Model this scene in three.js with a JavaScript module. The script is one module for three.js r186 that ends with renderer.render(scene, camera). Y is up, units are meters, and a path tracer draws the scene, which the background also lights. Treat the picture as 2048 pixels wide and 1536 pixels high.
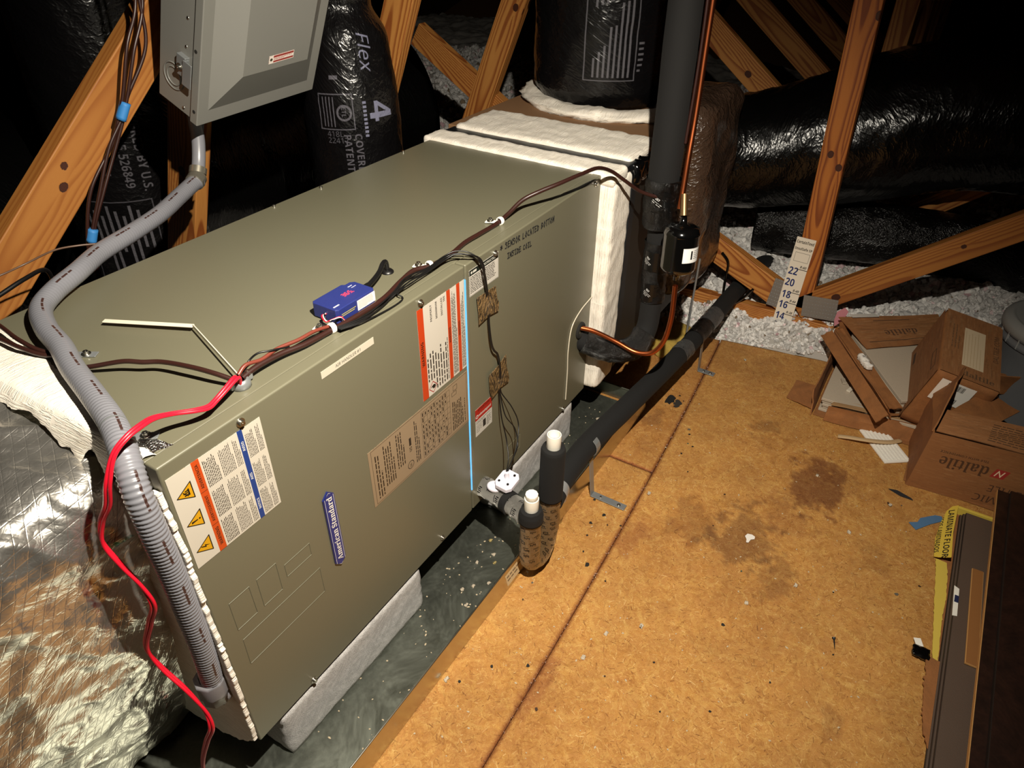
import * as THREE from 'three';
import { mergeGeometries, mergeVertices, toCreasedNormals } from 'three/addons/utils/BufferGeometryUtils.js';
import { RoundedBoxGeometry } from 'three/addons/geometries/RoundedBoxGeometry.js';
import { createNoise2D, createNoise3D } from 'simplex-noise';

// ---------- camera, light, exposure ----------
const scene = new THREE.Scene();
scene.background = new THREE.Color(0x000000);
const camera = new THREE.PerspectiveCamera(57.07, 2048 / 1536, 0.02, 60);
camera.position.set(-0.2934, 1.2783, 0.6507);
camera.up.set(0.494, 0.811, -0.314);
camera.lookAt(-0.2934 + 0.692, 1.2783 - 0.585, 0.6507 - 0.422);
const renderer = new THREE.WebGLRenderer({ antialias: true });
renderer.toneMapping = THREE.LinearToneMapping;
renderer.toneMappingExposure = 1.0;
renderer.shadowMap.enabled = true;
// the one lamp: a small reflector work light hanging ahead of the photographer, aimed down at the air handler
const LAMP = new THREE.Vector3(0.10, 1.60, 0.553), BEAM = new THREE.Vector3(0.39, -0.79, -0.43).normalize();
const lamp = new THREE.SpotLight(new THREE.Color(1.0, 0.92, 0.78), 15.5, 0, THREE.MathUtils.degToRad(55), 1, 2);
lamp.position.copy(LAMP);
lamp.target.position.copy(LAMP).addScaledVector(BEAM, 1.5);
scene.add(lamp.target);
lamp.target.name = 'lamp_target';
lamp.castShadow = true;
lamp.shadow.radius = 0.5;
lamp.name = 'lamp_light';
scene.add(lamp);

// ---------- helpers ----------
function rng(seed) { let s = seed >>> 0; return () => { s = (s + 0x6d2b79f5) | 0; let t = Math.imul(s ^ (s >>> 15), 1 | s); t = (t + Math.imul(t ^ (t >>> 7), 61 | t)) ^ t; return ((t ^ (t >>> 14)) >>> 0) / 4294967296; }; }
const n2 = createNoise2D(rng(11)), n3 = createNoise3D(rng(12));
const V = (x, y, z) => new THREE.Vector3(x, y, z);
const VA = (a) => a.map((p) => V(...p));
const clamp = (x, a = 0, b = 1) => Math.min(b, Math.max(a, x));
const lerp = (a, b, t) => a + (b - a) * t;
const smooth = (a, b, x) => { const t = clamp((x - a) / (b - a)); return t * t * (3 - 2 * t); };
const taken = new Map();
function numbered(name) { const n = taken.get(name) || 0; taken.set(name, n + 1); return n ? name + '_' + String(n).padStart(3, '0') : name; }
function shadowed(m) { m.castShadow = true; m.receiveShadow = true; return m; }
function thing(name, label, category, pos = [0, 0, 0], group) {
  const o = new THREE.Group(); o.name = numbered(name); o.position.set(...pos); scene.add(o);
  o.userData = { label, category }; if (group) o.userData.group = group; return o;
}
function single(name, label, category, geo, mat, group) {
  const m = shadowed(new THREE.Mesh(geo, mat)); m.name = numbered(name); scene.add(m);
  m.userData = { label, category }; if (group) m.userData.group = group; return m;
}
function part(parent, name, geo, mat, label) { const m = shadowed(new THREE.Mesh(geo, mat)); m.name = name; parent.add(m); if (label) m.userData.label = label; return m; }
function structure(name, label, category) { const o = new THREE.Group(); o.name = name; o.userData = { kind: 'structure', label, category }; scene.add(o); return o; }
const merge = (list) => mergeGeometries(list.map((g) => { const h = g.index ? g.toNonIndexed() : g; for (const k of Object.keys(h.attributes)) if (!['position', 'normal', 'uv'].includes(k)) h.deleteAttribute(k); if (!h.attributes.uv) h.setAttribute('uv', new THREE.BufferAttribute(new Float32Array(h.attributes.position.count * 2), 2)); return h; }));
// texture coordinates in metres, by the way each face points
function metreUV(geo, s = 1, ox = 0, oy = 0) {
  const g = geo.index ? geo.toNonIndexed() : geo, p = g.attributes.position, n = g.attributes.normal, uv = new Float32Array(p.count * 2);
  for (let i = 0; i < p.count; i += 3) {
    let a = 0, b = 0, c = 0; for (let k = 0; k < 3; k++) { a += Math.abs(n.getX(i + k)); b += Math.abs(n.getY(i + k)); c += Math.abs(n.getZ(i + k)); }
    for (let k = 0; k < 3; k++) {
      const j = i + k, x = p.getX(j), y = p.getY(j), z = p.getZ(j);
      const [u, v] = b >= a && b >= c ? [x, z] : a >= c ? [z, y] : [x, y];
      uv[j * 2] = u / s + ox; uv[j * 2 + 1] = v / s + oy;
    }
  }
  g.setAttribute('uv', new THREE.BufferAttribute(uv, 2)); return g;
}
const box = (w, h, d, r = 0.001, seg = 1) => new RoundedBoxGeometry(w, h, d, seg, Math.min(r, w / 2.01, h / 2.01, d / 2.01));
const bx = (x0, x1, y0, y1, z0, z1, r = 0.001) => box(x1 - x0, y1 - y0, z1 - z0, r).translate((x0 + x1) / 2, (y0 + y1) / 2, (z0 + z1) / 2);
// a soft lumpy block: every face subdivided and pushed about by noise
function lumpy(x0, x1, y0, y1, z0, z1, cell, amp, freq, seed = 0, round = 0) {
  const w = x1 - x0, h = y1 - y0, d = z1 - z0;
  let g = new THREE.BoxGeometry(w, h, d, Math.max(2, Math.round(w / cell)), Math.max(2, Math.round(h / cell)), Math.max(2, Math.round(d / cell)));
  const p = g.attributes.position;
  for (let i = 0; i < p.count; i++) {
    let v = V(p.getX(i), p.getY(i), p.getZ(i));
    if (round) { const c = V(clamp(v.x, -w / 2 + round, w / 2 - round), clamp(v.y, -h / 2 + round, h / 2 - round), clamp(v.z, -d / 2 + round, d / 2 - round)); const o = v.clone().sub(c); const L = o.length(); if (L > round) v = c.add(o.multiplyScalar(round / L)); }
    v.add(V((x0 + x1) / 2, (y0 + y1) / 2, (z0 + z1) / 2));
    const q = v.clone().multiplyScalar(freq);
    v.x += amp * n3(q.x + seed, q.y, q.z) + amp * 0.4 * n3(q.x * 2.7 + seed, q.y * 2.7, q.z * 2.7);
    v.y += amp * n3(q.x, q.y + seed + 31, q.z) + amp * 0.4 * n3(q.x * 2.7, q.y * 2.7 + seed, q.z * 2.7);
    v.z += amp * n3(q.x, q.y, q.z + seed + 57) + amp * 0.4 * n3(q.x * 2.7, q.y * 2.7, q.z * 2.7 + seed);
    p.setXYZ(i, v.x, v.y, v.z);
  }
  g.deleteAttribute('uv'); g.deleteAttribute('normal'); g = mergeVertices(g, 1e-5); g.computeVertexNormals(); return g;
}
const swapUV = (g) => { const uv = g.attributes.uv; for (let i = 0; i < uv.count; i++) uv.setXY(i, uv.getY(i), uv.getX(i)); return g; };
function tube(pts, r, n = 60, rs = 8, closed = false) { return new THREE.TubeGeometry(new THREE.CatmullRomCurve3(VA(pts), closed, 'centripetal'), n, r, rs, closed); }
// closed-ended tube whose radius is a function of (metres along, angle)
function sweep(pts, rad, step, rs = 24, caps = true) {
  const c = new THREE.CatmullRomCurve3(VA(pts), false, 'centripetal'), L = c.getLength(), n = Math.max(2, Math.round(L / step)), f = c.computeFrenetFrames(n, false);
  const pos = [], uv = [], idx = [];
  for (let i = 0; i <= n; i++) {
    const t = i / n, q = c.getPointAt(t), N = f.normals[i], B = f.binormals[i];
    for (let j = 0; j <= rs; j++) { const a = j / rs * Math.PI * 2, r = rad(t * L, a, L); pos.push(q.x + r * (Math.cos(a) * N.x + Math.sin(a) * B.x), q.y + r * (Math.cos(a) * N.y + Math.sin(a) * B.y), q.z + r * (Math.cos(a) * N.z + Math.sin(a) * B.z)); uv.push(j / rs, t * L); }
  }
  for (let i = 0; i < n; i++) for (let j = 0; j < rs; j++) { const a = i * (rs + 1) + j, b = a + rs + 1; idx.push(a, a + 1, b, b, a + 1, b + 1); }
  if (caps) for (const i of [0, n]) { const q = c.getPointAt(i / n), k = pos.length / 3; pos.push(q.x, q.y, q.z); uv.push(0, 0); for (let j = 0; j < rs; j++) { const a = i * (rs + 1) + j; i ? idx.push(a, a + 1, k) : idx.push(a + 1, a, k); } }
  const g = new THREE.BufferGeometry(); g.setAttribute('position', new THREE.Float32BufferAttribute(pos, 3)); g.setAttribute('uv', new THREE.Float32BufferAttribute(uv, 2)); g.setIndex(idx); g.computeVertexNormals(); return g;
}
const cyl = (a, b, r0, r1 = r0, seg = 20, open = false) => { const A = V(...a), B = V(...b), d = B.clone().sub(A); const g = new THREE.CylinderGeometry(r1, r0, d.length(), seg, 1, open); g.translate(0, d.length() / 2, 0); g.applyQuaternion(new THREE.Quaternion().setFromUnitVectors(V(0, 1, 0), d.normalize())); g.translate(A.x, A.y, A.z); return g; };
const lathe = (prof, seg = 24) => new THREE.LatheGeometry(prof.map(([r, y]) => new THREE.Vector2(r, y)), seg);
const ring = (R, r, a = 8, b = 28) => new THREE.TorusGeometry(R, r, a, b);

// ---------- textures ----------
function canvasTex(w, h, draw, { srgb = true, wrap = false } = {}) {
  const c = document.createElement('canvas'); c.width = w; c.height = h; const g = c.getContext('2d'); draw(g, w, h);
  const t = new THREE.CanvasTexture(c); if (srgb) t.colorSpace = THREE.SRGBColorSpace; if (wrap) t.wrapS = t.wrapT = THREE.RepeatWrapping; t.magFilter = THREE.LinearFilter; return t;
}
function dataTex(w, h, fn, srgb = false) {
  const d = new Uint8Array(w * h * 4);
  for (let y = 0; y < h; y++) for (let x = 0; x < w; x++) { const v = fn(x / w, y / h), k = (y * w + x) * 4; if (Array.isArray(v)) { d[k] = clamp(v[0], 0, 255); d[k + 1] = clamp(v[1], 0, 255); d[k + 2] = clamp(v[2], 0, 255); } else d[k] = d[k + 1] = d[k + 2] = clamp(v * 255, 0, 255); d[k + 3] = 255; }
  const t = new THREE.DataTexture(d, w, h); t.wrapS = t.wrapT = THREE.RepeatWrapping; t.magFilter = THREE.LinearFilter; if (srgb) t.colorSpace = THREE.SRGBColorSpace; t.needsUpdate = true; return t;
}
// noise that repeats after u, v = 1
function tnoise(u, v, f, seed = 0) { const a = u * Math.PI * 2, b = v * Math.PI * 2, R = f / (Math.PI * 2); return n3(Math.cos(a) * R + seed, Math.sin(a) * R + Math.cos(b) * R * 1.31, Math.sin(b) * R - seed); }
const scaled = (t, s) => { const c = t.clone(); c.repeat.set(1 / s, 1 / s); c.needsUpdate = true; return c; };

const osbTex = canvasTex(2048, 2048, (g, W) => {
  const r = rng(3); g.fillStyle = '#bd8b4c'; g.fillRect(0, 0, W, W);
  const tones = ['#cb9f5c', '#d5ad64', '#b5823f', '#a87534', '#c49148', '#debc74', '#9b682c', '#d1a65e', '#bc8842'];
  for (let i = 0; i < 90000; i++) {
    const x = r() * W, y = r() * W, big = i < 9000, L = big ? 30 + r() * 70 : 5 + r() * r() * 30, w = big ? 4 + r() * 14 : 0.9 + r() * 2.6, a = r() * Math.PI, bend = (r() - 0.5) * L * 0.9;
    g.globalAlpha = big ? 0.16 + r() * 0.2 : 0.2 + r() * 0.42; g.strokeStyle = tones[Math.floor(r() * tones.length)]; g.lineWidth = w; g.lineCap = big ? 'butt' : 'round';
    for (const dx of x < 90 ? [0, W] : x > W - 90 ? [0, -W] : [0]) for (const dy of y < 90 ? [0, W] : y > W - 90 ? [0, -W] : [0]) {
      g.beginPath(); const cx = Math.cos(a) * L / 2, cy = Math.sin(a) * L / 2, X = x + dx, Y = y + dy;
      g.moveTo(X - cx, Y - cy); g.quadraticCurveTo(X - Math.sin(a) * bend, Y + Math.cos(a) * bend, X + cx, Y + cy); g.stroke();
    }
  }
  for (let i = 0; i < 9000; i++) { g.globalAlpha = 0.3 + r() * 0.45; g.strokeStyle = r() < 0.62 ? '#73481c' : '#ecd09a'; g.lineWidth = 0.8 + r() * 2.2; const x = r() * W, y = r() * W, a = r() * 6.3, L = 2 + r() * r() * 26; g.beginPath(); g.moveTo(x, y); g.lineTo(x + Math.cos(a) * L, y + Math.sin(a) * L); g.stroke(); }
  g.globalAlpha = 1;
}, { wrap: true });
// pine: growth rings cut along the board, with knots at given places (metres along, across)
function woodTex(seed, len, wid, knots = [], pxm = 640, light = [226, 164, 96], dark = [158, 88, 38]) {
  const r = rng(seed), v0 = wid * (0.2 + 0.6 * r()), d0 = 0.035 + 0.03 * r(), sl = (r() - 0.5) * 0.03, fr = 130 + 60 * r(), ph = r() * 50;
  return dataTex(Math.round(len * pxm), Math.round(wid * pxm), (U, W) => {
    let u = U * len, v = W * wid, k = 0, kd = 0;
    for (const [ku, kv, kr] of knots) { const du = (u - ku) / 2.4, dv = v - kv, q = Math.hypot(du, dv), e = Math.exp(-((q / (kr * 2.2)) ** 2)); v += Math.sign(dv || 1) * e * kr * 0.9; const q2 = Math.hypot((u - ku) / 1.25, dv); if (q2 < kr) { k = 1; kd = q2 / kr; } }
    const w = n2(u * 1.3 + ph, v * 6) * 0.008 + n2(u * 5 + ph, v * 26) * 0.0014;
    const rr = Math.hypot(v - v0 + w, d0 + sl * u + 0.016 * n2(u * 0.8 + ph, 3.3)) * fr, f = rr - Math.floor(rr), late = smooth(0.35, 0.86, f) * (1 - smooth(0.9, 1, f));
    const fine = 0.5 + 0.5 * n2(u * 14 + ph, v * 900), mix = clamp(late * 0.82 + fine * 0.12 + 0.1 * n2(u * 2, v * 9 + ph));
    if (k) { const t = kd > 0.86 ? 0.1 : 0.25 + 0.2 * Math.sin(kd * 22); return [lerp(58, 150, t), lerp(26, 78, t), lerp(12, 36, t)]; }
    return [lerp(light[0], dark[0], mix), lerp(light[1], dark[1], mix), lerp(light[2], dark[2], mix)];
  }, true);
}
const filmBump = dataTex(512, 512, (u, v) => { const a = 1 - Math.abs(tnoise(u, v, 9, 3)), b = 1 - Math.abs(tnoise(u, v, 26, 8)), c = 1 - Math.abs(tnoise(u, v, 60, 5)); return 0.45 * a * a + 0.35 * b * b * b + 0.2 * c * c; });
const foilBump = canvasTex(1024, 1024, (g, W) => {
  const r = rng(21), im = g.createImageData(W, W);
  for (let y = 0; y < W; y++) for (let x = 0; x < W; x++) { const u = x / W, v = y / W, a = 1 - Math.abs(tnoise(u, v, 7, 1)), b = 1 - Math.abs(tnoise(u, v, 19, 2)), c = 1 - Math.abs(tnoise(u, v, 48, 4)); const h = 120 * (0.5 * a + 0.35 * b * b + 0.15 * c * c) + 40; const k = (y * W + x) * 4; im.data[k] = im.data[k + 1] = im.data[k + 2] = h; im.data[k + 3] = 255; }
  g.putImageData(im, 0, 0);
  g.lineWidth = 2; g.strokeStyle = 'rgba(255,255,255,0.3)'; g.filter = 'blur(1px)';
  for (let i = -20; i < 44; i++) { const o = i * W / 22; g.beginPath(); g.moveTo(o, 0); g.lineTo(o + W * 0.5, W); g.stroke(); g.beginPath(); g.moveTo(0, o); g.lineTo(W, o + W * 0.136); g.stroke(); }
}, { srgb: false, wrap: true });
const masticBump = canvasTex(1024, 1024, (g, W) => {
  const r = rng(31); g.fillStyle = '#777'; g.fillRect(0, 0, W, W);
  for (let i = 0; i < 5200; i++) { const c = Math.floor(60 + r() * 150); g.strokeStyle = `rgba(${c},${c},${c},${0.12 + r() * 0.3})`; g.lineWidth = 1 + r() * 7; const x = r() * W, y = r() * W, L = 40 + r() * 220, d = (r() - 0.5) * 30; g.beginPath(); g.moveTo(x, y); g.bezierCurveTo(x + L / 3, y + d, x + L * 2 / 3, y - d, x + L, y + d * 0.4); g.stroke(); }
}, { srgb: false, wrap: true });
const masticTex = canvasTex(1024, 1024, (g, W) => {
  const r = rng(32); g.fillStyle = '#f2eadd'; g.fillRect(0, 0, W, W); const tones = ['#fbf5ea', '#e9dfcf', '#ddd1be', '#f6eee1', '#cbbfab', '#f4ecdf'];
  for (let i = 0; i < 2600; i++) { g.globalAlpha = 0.08 + r() * 0.3; g.strokeStyle = tones[Math.floor(r() * tones.length)]; g.lineWidth = 1 + r() * 9; const x = r() * W, y = r() * W, L = 40 + r() * 240, d = (r() - 0.5) * 34; g.beginPath(); g.moveTo(x, y); g.bezierCurveTo(x + L / 3, y + d, x + L * 2 / 3, y - d, x + L, y + d * 0.4); g.stroke(); }
  for (let i = 0; i < 70; i++) { g.globalAlpha = 0.12 + r() * 0.25; g.strokeStyle = '#7d7364'; g.lineWidth = 0.8 + r() * 2; const x = r() * W, y = r() * W, L = 15 + r() * 70; g.beginPath(); g.moveTo(x, y); g.lineTo(x + L, y + (r() - 0.5) * 14); g.stroke(); }
}, { wrap: true });
const grainBump = dataTex(512, 512, (u, v) => 0.5 + 0.28 * tnoise(u, v, 40, 6) + 0.22 * tnoise(u, v, 110, 7));
const concreteTex = dataTex(512, 512, (u, v) => { const a = tnoise(u, v, 60, 2), b = tnoise(u, v, 140, 9), c = tnoise(u, v, 8, 4); const m = 180 + 20 * a + 26 * b + 10 * c; return [m, m * 0.985, m * 0.975]; }, true);
const cardTex = dataTex(512, 512, (u, v) => { const a = tnoise(u, v, 5, 2), b = tnoise(u * 1, v, 70, 9), c = tnoise(u, v, 16, 14); const k = 1 + 0.05 * a + 0.035 * b + 0.03 * c; return [140 * k, 90 * k, 48 * k]; }, true);
const zincTex = dataTex(512, 512, (u, v) => { const a = tnoise(u, v, 7, 2), b = tnoise(u, v, 24, 9), c = tnoise(u, v, 60, 3); const k = 1 + 0.03 * a + 0.03 * b + 0.03 * c; return [200 * k, 202 * k, 198 * k]; }, true);
const zincRough = dataTex(512, 512, (u, v) => 0.36 + 0.08 * tnoise(u, v, 6, 5) + 0.06 * tnoise(u, v, 22, 1));

// ---------- materials ----------
const std = (color, roughness = 0.6, o = {}) => new THREE.MeshStandardMaterial({ color, roughness, ...o });
const phys = (color, roughness = 0.6, o = {}) => new THREE.MeshPhysicalMaterial({ color, roughness, ...o });
const M = {
  cabinet: phys(0x64614f, 0.42, { clearcoat: 0.25, clearcoatRoughness: 0.35 }),
  boxGrey: phys(0x767570, 0.4, { clearcoat: 0.2, clearcoatRoughness: 0.3 }),
  screw: std(0xb9b6ae, 0.3, { metalness: 1 }),
  zinc: std(0x9a9d94, 1, { metalness: 0.85, map: scaled(zincTex, 0.3), roughnessMap: scaled(zincRough, 0.3) }),
  steel: std(0x96999a, 0.36, { metalness: 0.6 }),
  darkMetal: std(0x2a2d30, 0.42, { metalness: 0.5 }),
  mastic: std(0xffffff, 0.6, { map: scaled(masticTex, 0.2), bumpMap: scaled(masticBump, 0.2), bumpScale: 0.0034 }),
  foil: std(0xd9d5cd, 0.3, { metalness: 0.92, bumpMap: scaled(foilBump, 0.34), bumpScale: 0.0016 }),
  foilPipe: std(0xcfccc6, 0.2, { metalness: 1, bumpMap: scaled(filmBump, 0.12), bumpScale: 0.0015 }),
  film: phys(0x070707, 0.24, { bumpMap: scaled(filmBump, 0.6), bumpScale: 0.0016 }),
  blackTape: phys(0x070707, 0.22, { bumpMap: scaled(filmBump, 0.14), bumpScale: 0.0012 }),
  foam: std(0x070606, 0.88),
  gloss: phys(0x070707, 0.12, { clearcoat: 1, clearcoatRoughness: 0.08 }),
  copper: std(0xb8643c, 0.34, { metalness: 1 }),
  pvc: phys(0xf3efe2, 0.35),
  switchWhite: phys(0xe9e4f0, 0.4),
  conduit: phys(0x76767c, 0.36, { clearcoat: 0.3, clearcoatRoughness: 0.25 }),
  brownWire: phys(0x2e1712, 0.38),
  orangeWire: phys(0x6a3024, 0.4),
  redWire: phys(0xd2162c, 0.36),
  blackWire: phys(0x0d0c0c, 0.4),
  whitePlastic: phys(0xeae6dc, 0.45),
  blueTape: std(0x2f78b8, 0.6),
  card: std(0xffffff, 0.85, { map: scaled(cardTex, 0.25), bumpMap: scaled(grainBump, 0.15), bumpScale: 0.0004 }),
  tile: std(0xb3a592, 0.55, { bumpMap: scaled(grainBump, 0.2), bumpScale: 0.0003 }),
  tileEdge: std(0xcfc4b2, 0.7),
  concrete: std(0xffffff, 0.95, { map: scaled(concreteTex, 0.12), bumpMap: scaled(grainBump, 0.1), bumpScale: 0.0012 }),
  rubber: std(0x15130f, 0.9),
  fluff: std(0xffffff, 1),
  yellowGlass: std(0xc9a84e, 1, { bumpMap: scaled(grainBump, 0.1), bumpScale: 0.004 }),
  deck: std(0x6d4a2c, 0.9),
  drywall: std(0x6b5a48, 0.95),
};
// ---------- the attic shell ----------
{
  const X0 = -3.4, X1 = 7.6, Z0 = -5.2, Z1 = 6.2, RZ = 0.6, RY = 3.3;
  const slope = (za, ya, zb, yb) => { const L = Math.hypot(zb - za, yb - ya); const g = new THREE.BoxGeometry(X1 - X0 + 0.2, 0.03, L + 0.05); g.rotateX(-Math.atan2(yb - ya, zb - za)); g.translate((X0 + X1) / 2, (ya + yb) / 2, (za + zb) / 2); return metreUV(g); };
  const ceiling = structure('ceiling', 'dark underside of the sloping roof deck', 'ceiling');
  part(ceiling, 'roof_slope', slope(Z0, -0.1, RZ, RY), M.deck); part(ceiling, 'roof_slope', slope(RZ, RY, Z1, -0.1), M.deck);
  const gable = (x) => { const s = new THREE.Shape([new THREE.Vector2(-Z0, -0.45), new THREE.Vector2(-Z0, -0.1), new THREE.Vector2(-RZ, RY), new THREE.Vector2(-Z1, -0.1), new THREE.Vector2(-Z1, -0.45)]); const g = new THREE.ExtrudeGeometry(s, { depth: 0.05, bevelEnabled: false }); g.rotateY(Math.PI / 2); g.translate(x, 0, 0); return metreUV(g); };
  part(structure('wall_left', 'gable end wall behind the photographer', 'wall'), 'sheathing', gable(X0), M.deck);
  part(structure('wall_right', 'far dark gable end wall', 'wall'), 'sheathing', gable(X1), M.deck);
  part(structure('trim_1', 'plasterboard under the loose insulation', 'board'), 'plasterboard', metreUV(bx(X0, X1, -0.47, -0.45, Z0, Z1)), M.drywall);
}
// particle board floor: three sheets, joints left open
const seam = (x) => 0.297 - 0.02 * x - 0.0205 * x * x;
const floor = structure('floor', 'worn particle board floor with an open joint', 'floor');
{
  const fb = std(0xf4eadc, 0.72, { map: scaled(osbTex, 1.15), bumpMap: scaled(grainBump, 0.09), bumpScale: 0.0012, vertexColors: true });
  const blob = (x, z, cx, cz, rx, rz, rough) => { const d = Math.hypot((x - cx) / rx, (z - cz) / rz) + rough * (0.5 * n2(x * 14 + cx * 9, z * 14) + 0.35 * n2(x * 40, z * 40 + cz) + 0.15 * n2(x * 110, z * 110)); return 1 - smooth(0.72, 1.05, d); };
  const mul = (c, k, r, g, b) => { c[0] *= lerp(1, r, k); c[1] *= lerp(1, g, k); c[2] *= lerp(1, b, k); };
  const tint = (x, z, y) => {
    const c = [1, 1, 1], t = 0.05 * n2(x * 3, z * 3) + 0.05 * n2(x * 9, z * 9); c[0] += t; c[1] += t; c[2] += t;
    mul(c, blob(x, z, 1.26, 0.635, 0.125, 0.075, 0.7) * 0.95, 0.46, 0.36, 0.34);       // the big oily spill
    mul(c, blob(x, z, 1.10, 0.60, 0.07, 0.06, 0.9) * 0.5, 0.6, 0.5, 0.48);
    mul(c, blob(x, z, 0.985, 0.525, 0.11, 0.075, 0.9) * 0.75, 0.5, 0.46, 0.48);
    mul(c, blob(x, z, 0.90, 0.62, 0.075, 0.04, 0.9) * 0.6, 0.55, 0.5, 0.5);
    mul(c, blob(x, z, 0.97, 0.40, 0.07, 0.06, 0.9) * 0.6, 0.58, 0.5, 0.46);
    mul(c, blob(x, z, 1.29, 0.17, 0.055, 0.03, 0.9) * 0.6, 0.55, 0.5, 0.5);
    mul(c, blob(x, z, 1.42, 0.45, 0.05, 0.03, 1) * 0.6, 0.5, 0.45, 0.45);
    mul(c, blob(x, z, 1.08, 0.80, 0.05, 0.04, 1) * 0.4, 0.62, 0.55, 0.5);
    mul(c, blob(x, z, 0.62, 0.80, 0.03, 0.02, 1) * 0.5, 0.55, 0.5, 0.5);
    mul(c, blob(x, z, 0.86, 0.30, 0.07, 0.03, 1) * 0.55, 0.6, 0.42, 0.4);
    mul(c, blob(x, z, 0.40, 0.30, 0.08, 0.02, 0.9) * 0.55, 0.62, 0.42, 0.42);
    { const d = smooth(0.05, 0.55, 0.6 * n2(x * 2.1 + 4, z * 2.1) + 0.35 * n2(x * 7, z * 7) + 0.25 * n2(x * 26, z * 26)); mul(c, d * 0.4, 0.72, 0.64, 0.6); }   // patchy grime
    const s = Math.abs(z - seam(x)) + 0.0022 * n2(x * 60, z * 60) + 0.002 * n2(x * 12, 4); mul(c, (1 - smooth(0.0015, 0.006, s)) * 0.7, 0.5, 0.25, 0.2);
    if (z < seam(x)) { const q = Math.abs(x - 1.08) + 0.003 * n2(z * 40, 3); mul(c, 1 - smooth(0.002, 0.008, q), 0.6, 0.35, 0.3); mul(c, smooth(1.07, 1.1, x) * 0.5, 0.86, 0.76, 0.7); }
    return c;
  };
  const sheet = (xa, xb, za, zb, cell) => {        // za, zb, xb may be functions
    const nx = Math.round(((typeof xb === 'function' ? xb(0.5) : xb) - xa) / cell), nz = Math.round((zb(0.5) - za(0.5)) / cell);
    const pos = [], uv = [], col = [], idx = [];
    const at = (i, j) => { const t = j / nz, zz0 = lerp(za(0), zb(0), t); const X = lerp(xa, typeof xb === 'function' ? xb(zz0) : xb, i / nx); return [X, lerp(za(X), zb(X), t)]; };
    for (let j = 0; j <= nz; j++) for (let i = 0; i <= nx; i++) { const [x, z] = at(i, j); const e = Math.min(i, nx - i, j, nz - j) === 0 ? -0.0015 : 0; pos.push(x, e, z); uv.push(x, z); col.push(...tint(x, z)); }
    for (let j = 0; j < nz; j++) for (let i = 0; i < nx; i++) { const a = j * (nx + 1) + i, b = a + nx + 1; idx.push(a, b, a + 1, a + 1, b, b + 1); }
    const rim = []; for (let i = 0; i < nx; i++) rim.push(i); for (let j = 0; j < nz; j++) rim.push(j * (nx + 1) + nx); for (let i = nx; i > 0; i--) rim.push(nz * (nx + 1) + i); for (let j = nz; j > 0; j--) rim.push(j * (nx + 1));
    const base = pos.length / 3; rim.forEach((k) => { pos.push(pos[k * 3], -0.011, pos[k * 3 + 2]); uv.push(uv[k * 2] + 0.01, uv[k * 2 + 1] + 0.01); col.push(0.5, 0.3, 0.25); });
    rim.forEach((k, i) => { const j = (i + 1) % rim.length; idx.push(k, rim[j], base + i, rim[j], base + j, base + i); });
    const g = new THREE.BufferGeometry(); g.setAttribute('position', new THREE.Float32BufferAttribute(pos, 3)); g.setAttribute('uv', new THREE.Float32BufferAttribute(uv, 2)); g.setAttribute('color', new THREE.Float32BufferAttribute(col, 3)); g.setIndex(idx); g.computeVertexNormals(); return g;
  };
  part(floor, 'board_sheet', sheet(-1.6, (z) => 1.785 + (z - 0.07) * 0.17, (x) => seam(x) + 0.0015, () => 2.4, 0.0085), fb);
  part(floor, 'board_sheet', sheet(-1.6, 1.079, () => -0.95, (x) => seam(x) - 0.0015, 0.0085), fb);
  part(floor, 'board_sheet', sheet(1.0815, (z) => 1.79 + (z - 0.07) * 0.12, () => -0.95, (x) => seam(x) - 0.0015, 0.0085), fb);
  const joist = std(0x9a6c3c, 0.85);
  for (let i = 0; i < 6; i++) part(floor, 'floor_joist', metreUV(bx(-1.58, 1.76, -0.45, -0.0112, -0.9 + i * 0.61, -0.862 + i * 0.61)), joist);
  const r = rng(71), crumbs = []; for (let i = 0; i < 170; i++) { const x = 0.2 + r() * 1.5, s = 0.0006 + r() * r() * 0.002; crumbs.push(new THREE.IcosahedronGeometry(s, 0).translate(x, s * 0.4, seam(x) + (r() - 0.5) * 0.006)); }
  const cr = part(floor, 'joint_crumbs', merge(crumbs), std(0x96725e, 0.9)); cr.userData.kind = 'stuff';
}

// ---------- trusses: every member a 2x4 in a plane across the attic ----------
const woods = [woodTex(101, 2.4, 0.13), woodTex(102, 2.4, 0.13, [[0.7, 0.05, 0.011], [1.7, 0.08, 0.009]]), woodTex(103, 2.4, 0.13, [[1.2, 0.06, 0.01]])];
const woodMat = (t, len, wid, tone = 0xd8ccb0) => { const c = t.clone(); c.repeat.set(1 / len, 1 / wid); c.needsUpdate = true; return std(tone, 0.62, { map: c, bumpMap: c, bumpScale: 0.0004 }); };
const W = woods.map((t) => woodMat(t, 2.4, 0.13));
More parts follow.
